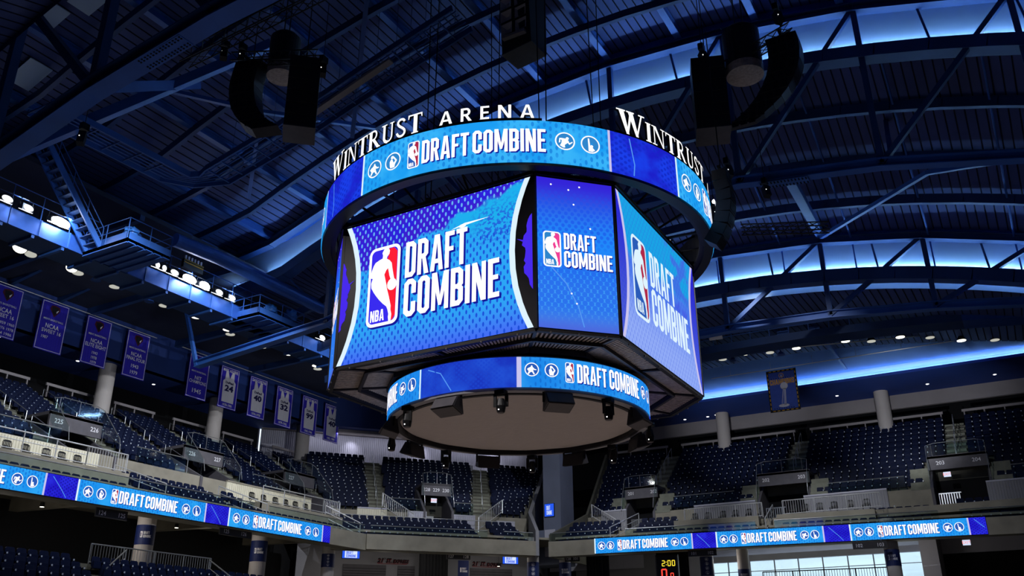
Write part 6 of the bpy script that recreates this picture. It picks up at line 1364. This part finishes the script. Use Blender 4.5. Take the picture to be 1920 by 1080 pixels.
wrapped(EF, 7.1, 3.0, 6.2, 10.4, 7.5, 8.75, 'icons', 'wrapped column with icons under the 101 102 sign, before the window', .45)
wrapped(EF, 9.4, 4.2, 6.2, 10.4, 7.0, 7.95, 'logo', 'wrapped column in front of the bright window', .4)
wrapped(EF, 19.0, 1.4, 6.2, 10.4, 7.5, 8.5, 'logo', 'wrapped column right of the bright window', .45)
def hang_sign(F, t0, t1, q, z0, z1, labs, lab):
    t = thing('section_sign', lab, 'sign', F((t0+t1)/2, q, z0), 'section signs under the stands'); m = MB(); sbox(m, F, t0, t1, q, q+.08, z0, z1, 'sign_dark'); h = (z1-z0)*.5
    for s_, k in labs: put_text(m, s_, 'print_white', lambda a, b, kk=0: F(a, q-.005-kk, b), t0+(t1-t0)*k, z0+h*.45, h, bold=.01)
    m.build('panel', t)
    for k in (.15, .85): m = MB(); m.tube([F(t0+(t1-t0)*k, q+.04, z1), F(t0+(t1-t0)*k, q+.04, z1+.55)], .015, 'rail_steel', 4); m.build('hanger', t)
hang_sign(LF, 2.2, 4.0, .6, 8.55, 8.98, (('124', .2), ('125', .82)), 'dark hanging sign reading 124 and 125'); hang_sign(LF, 10.1, 12.5, .6, 8.62, 9.05, (('125', .2), ('126', .75)), 'dark hanging sign reading 125 and 126')
hang_sign(CF, 6.6, 8.4, 4, 9.0, 9.42, (('127', .2), ('128', .82)), 'dark hanging sign reading 127 and 128'); hang_sign(EF, -2.8, -1.7, 1.8, 8.75, 9.15, (('128', .25), ('101', .75)), 'small dark hanging sign reading 128 and 101')
hang_sign(EF, 6.3, 8.2, .8, 8.6, 9.0, (('101', .2), ('102', .8)), 'dark hanging sign reading 101 and 102'); hang_sign(EF, 16.8, 18.8, -.3, 8.45, 8.88, (('102', .2), ('103', .82)), 'dark hanging sign reading 102 and 103')
# corner concourse
m = MB(); sbox(m, CF, -3.5, 15, 8.1, 8.3, 6, 10.3, 'wall_grey'); m.build('wall_corner_concourse', kind='structure')
for a, b, nm in ((-.1, 3.1, 'left'), (4.0, 5.3, 'middle'), (9.7, 13.1, 'right')): m = MB(); sbox(m, CF, a, b, 8.0, 8.1, 6.3, 8.85, 'portal_grey'); [sbox(m, CF, a, b, 7.97, 8.0, 6.4+.18*k, 6.44+.18*k, 'sign_dark') for k in range(13)]; tag(m.build('roller_shutter'), 'grey roller shutter of the food stand, '+nm, 'shutter', 'roller shutters')
for c, w, nm in ((3.6, 2.4, 'left of the black curtain'), (11.0, 2.4, 'right of the black curtain')):
    m = MB(); fr = lambda a, b, k=0: CF(a, 8.05-k, b); sh = lambda a, b, k=0: CF(a+(b-9.02)*.25, 8.05-k, b)
    put_text(m, '21', 'print_black', sh, c-w*.42, 9.03, .34, w*.16, .02, .05); put_text(m, 'ST', 'print_black', sh, c-w*.29, 9.23, .14, w*.09, .02, .03); put_text(m, 'ST.', 'print_black', sh, c-w*.14, 9.03, .34, w*.18, .02, .05); put_text(m, 'EXPRESS', 'print_black', sh, c+w*.24, 9.03, .27, w*.5, .02, .05)
    put_text(m, '21', 'print_red', sh, c-w*.42+.03, 9.0, .34, w*.16, .012, .06); put_text(m, 'ST.', 'print_red', sh, c-w*.14+.03, 9.0, .34, w*.18, .012, .06); put_text(m, 'EXPRESS', 'print_red', sh, c+w*.24+.02, 9.0, .27, w*.5, .012, .05)
    put_art(m, [(1, 'print_red', [(c-w*.48, 8.94), (c+w*.46, 8.94), (c+w*.46, 8.97), (c-w*.48, 8.97)])], fr); tag(m.build('shop_sign'), 'slanted dark red and black shop lettering, '+nm, 'sign', 'slanted shop lettering')
def curtain(F, t0, t1, q, z0, z1, lab, n=None):
    m = MB(); n = n or int((t1-t0)/.12); P = [(t0+(t1-t0)*i/n, q+.07*(i % 2)+.03*math.sin(i*1.7)) for i in range(n+1)]
    for i in range(n): m.quad(F(P[i][0], P[i][1], z0), F(P[i+1][0], P[i+1][1], z0), F(P[i+1][0], P[i+1][1], z1), F(P[i][0], P[i][1], z1), 'black_cloth')
    tag(m.build('curtain'), lab, 'curtain', 'black pleated curtains')
curtain(CF, 5.1, 7.3, 6, 6.2, 10.3, 'black pleated curtain between the two shop signs'); curtain(EF, -1.5, .2, 2.8, 6.2, 10.3, 'black pleated curtain left of the shot clock'); curtain(EF, 3.6, 5.8, 2.9, 6.2, 10.3, 'black pleated curtain behind the shot clock')
tv('wide', CF(-.3, 4, 8.82), (.646, .763), 1.2, .55, 'bright blue and white television under the corner stand, left'); tv('wide', CF(11.5, 4, 8.82), (.646, .763), 1.2, .55, 'bright blue and white television under the corner stand, right')
for F, t_, q, z, nm in ((CF, -1.0, .9, 9.22, 'left end of the corner stand'), (CF, 6.9, .9, 9.2, 'above the 127 128 sign'), (CF, 11.6, .9, 9.22, 'right end of the corner stand'), (EF, -3.0, .9, 9.25, 'left end of the end stand')):
    m = MB(); m.hexa([F(t_-.28, q-.1, z-.17), F(t_+.28, q-.1, z-.17), F(t_+.28, q+.25, z-.12), F(t_-.28, q+.25, z-.12), F(t_-.28, q-.2, z+.1), F(t_+.28, q-.2, z+.1), F(t_+.28, q+.25, z+.13), F(t_-.28, q+.25, z+.13)], 'white_box'); tag(m.build('loudspeaker'), 'small white loudspeaker under the ledge, '+nm, 'speaker', 'small white loudspeakers under the ledge')
# big navy logo panel below the 127 sign
m = MB(); sbox(m, CF, 7.8, 8.6, 5, 5.06, 7.4, 9.05, 'wrap_navy'); put_art(m, [(1, 'print_white', p) for p in textline('DRAFT', 8.1, 8.4, 8.4, 8.55)+textline('COMBINE', 8.1, 8.5, 8.22, 8.36)]+[(1, 'print_white', rrect(7.94, 8.05, 8.22, 8.55, .03))], lambda a, b, k=0: CF(a, 4.995-k, b)); tag(m.build('hanging_banner'), 'narrow navy banner under the 127 128 sign', 'banner')
_p = CF(8, 18.9, 21.2); light('corner_wall_wash', 'AREA', _p, 120, (.85, .86, 1), CF(8, 20.1, 18.8), 21, .25)  # added soft strip lifting the whole corner wall, no such fitting there
for _t in (2, 8.5, 15.5):
    _p = CF(_t, 19.3, 21.2); light('corner_wall_wash', 'SPOT', _p, 110, (.85, .85, 1), CF(_t, 20.1, 19), .1, spot=100, blend=1)
# shot clock
t = thing('shot_clock', 'black game clock box with yellow and red digits below the end ribbon board', 'game clock', EF(4.6, 1.6, 7.2)); fr = lambda a, b, k=0: EF(4.6+a, 1.6-k, b)
m = MB(); sbox(m, EF, 3.85, 5.4, 1.6, 1.9, 7.0, 8.88, 'black_frame'); sbox(m, EF, 3.85, 5.4, 1.55, 1.6, 7.0, 7.05, 'speaker_grey'); sbox(m, EF, 3.85, 3.93, 1.55, 1.6, 7.0, 8.8, 'speaker_grey'); sbox(m, EF, 5.32, 5.4, 1.55, 1.6, 7.0, 8.8, 'speaker_grey'); m.build('housing', t)
SEG = {'0': 'abcdef', '2': 'abged'}
def digit(x, z, h, ch):
    w = h*.5; L = {'a': [(0, h), (w, h)], 'b': [(w, h), (w, h/2)], 'c': [(w, h/2), (w, 0)], 'd': [(0, 0), (w, 0)], 'e': [(0, 0), (0, h/2)], 'f': [(0, h/2), (0, h)], 'g': [(0, h/2), (w, h/2)]}
    return [[(x+a, z+b) for a, b in p] for s_ in SEG[ch] for p in stroke([(u, v) for u, v in L[s_]], h*.16)]
m = MB(); A = [(1, 'digit_yellow', p) for p in digit(-.3, 8.15, .34, '2')+digit(.1, 8.15, .34, '0')+digit(.4, 8.15, .34, '0')]+[(1, 'digit_yellow', circ(-.02, z, .03, 8)) for z in (8.22, 8.4)]
put_art(m, A, fr, .01); m.build('yellow_digits', t)
for _P in (digit(-.35, 7.3, .62, '0'), digit(.25, 7.3, .36, '0')+[circ(.1, 7.32, .03, 8)]): m = MB(); put_art(m, [(1, 'digit_red', p) for p in _P], fr, .01); m.build('red_digit', t)
# windows of the end concourse
m = MB(); m.box(-8.6, 7.6, 46.3, 46.35, 6, 9.32, 'daylight'); m.box(-8.6, 7.6, 45.9, 45.91, 6, 9.32, 'window_glass')
for x in (-6.9, -5.2, -3.3, -1.5, .3, 2.1, 3.9, 5.6): m.box(x-.04, x+.04, 45.85, 45.95, 6, 9.32, 'wall_light')
for z in (8.55, 7.4): m.box(-8.6, 7.6, 45.87, 45.93, z-.025, z+.025, 'wall_light')
m.build('window_1', kind='structure')
m = MB(); m.box(-8.9, 8.5, 45.7, 45.9, 9.3, 9.75, 'wall_light'); m.box(7.5, 8.6, 42, 45.9, 6, 10.3, 'wall_light'); m.box(-10.2, -8.6, 45.6, 45.8, 6, 10.3, 'wall_light'); m.box(8.5, 30, 45.2, 45.4, 6, 8.95, 'black_cloth'); m.box(8.5, 30, 45.1, 45.4, 8.95, 10.3, 'wall_light'); m.box(-20, -10, 45.6, 45.8, 6, 10.4, 'wall_grey'); m.build('wall_end_concourse', kind='structure')
light('concourse_daylight', 'AREA', (0, 45.6, 8.6), 260, (.8, .92, 1), (0, 36, 9.2), 14, 1.2)
for p_ in (CF(-1, 4, 10.1), CF(5, 4, 10.1), CF(11, 4, 10.1)): light('concourse_lamp', 'AREA', p_, 45, (1, .95, .9), (p_[0], p_[1], 5), .6)
for p_ in (LF(4, 4, 10.1), LF(13, 4, 10.1)): light('concourse_lamp', 'AREA', p_, 50, (1, .95, .9), (p_[0], p_[1], 5), .6)
for F, t_, q, z, nm in ((LF, 1.6, 4, 9.2, 'under the left stand, left of the 124 sign'), (LF, 10.0, 4, 9.2, 'under the left stand, right of its first column'), (CF, 3.6, 6, 9.6, 'under the corner stand above the shop lettering'), (CF, 11.8, 7.5, 9.0, 'under the corner stand beside the right television')):
    t = thing('concourse_light', 'small black can light '+nm, 'ceiling lamp', F(t_, q, z), 'small can lights under the stands'); x, y, _ = F(t_, q, z); m = MB(); m.cyl((x, y), .12, .1, z, z+.22, 'black_paint', 12); m.build('housing', t); m = MB(); m.cyl((x, y), .1, .1, z-.02, z, 'lamp_soft', 12); m.build('lens', t); m = MB(); m.tube([(x, y, z+.22), (x, y, 10.4)], .012, 'black_paint', 4); m.build('hanging_rod', t)
for p_ in (LF(-1, 3.5, 8.6), LF(6, 3.5, 8.6), LF(13.5, 3.5, 8.6), CF(2, 4, 8.5), CF(10, 4, 8.5), EF(0, 4, 8.4), EF(8, 4, 8.4), EF(20, 4, 8.4)): light('concourse_bounce_fill', 'POINT', p_, 45, (1, .94, .86), None, .4)  # added point lights standing in for bounce off the concourse floor
# lower railings
railing(LF, 2.4, 9.9, .8, 6.35, .95, True, 'long picket railing under the left stand', 'rail_steel', 'railings of the lower concourse'); railing(LF, 2.4, 4.4, -.6, 5.2, .9, False, 'stair railing below the near end of the long picket railing', 'rail_steel', 'railings of the lower concourse', q1=.8, zz=6.3); railing(LF, 9.0, 9.6, -3, 4.6, .9, False, 'stair railing at the bottom edge, right of the picket railing', 'rail_steel', 'railings of the lower concourse', q1=.6, zz=6.3)
railing(EF, 11.0, 18.6, 1.2, 6.5, .95, True, 'dark picket railing before the bright window', 'black_paint', 'railings of the lower concourse')
m = MB(); m.box(-43.38, -43.3, 30.6, 31.3, 18.2, 21.35, 'daylight'); m.box(-43.4, -43.28, 30.52, 30.6, 18.2, 21.35, 'wall_light'); m.box(-43.4, -43.28, 31.3, 31.38, 18.2, 21.35, 'wall_light'); m.build('window_2', kind='structure')
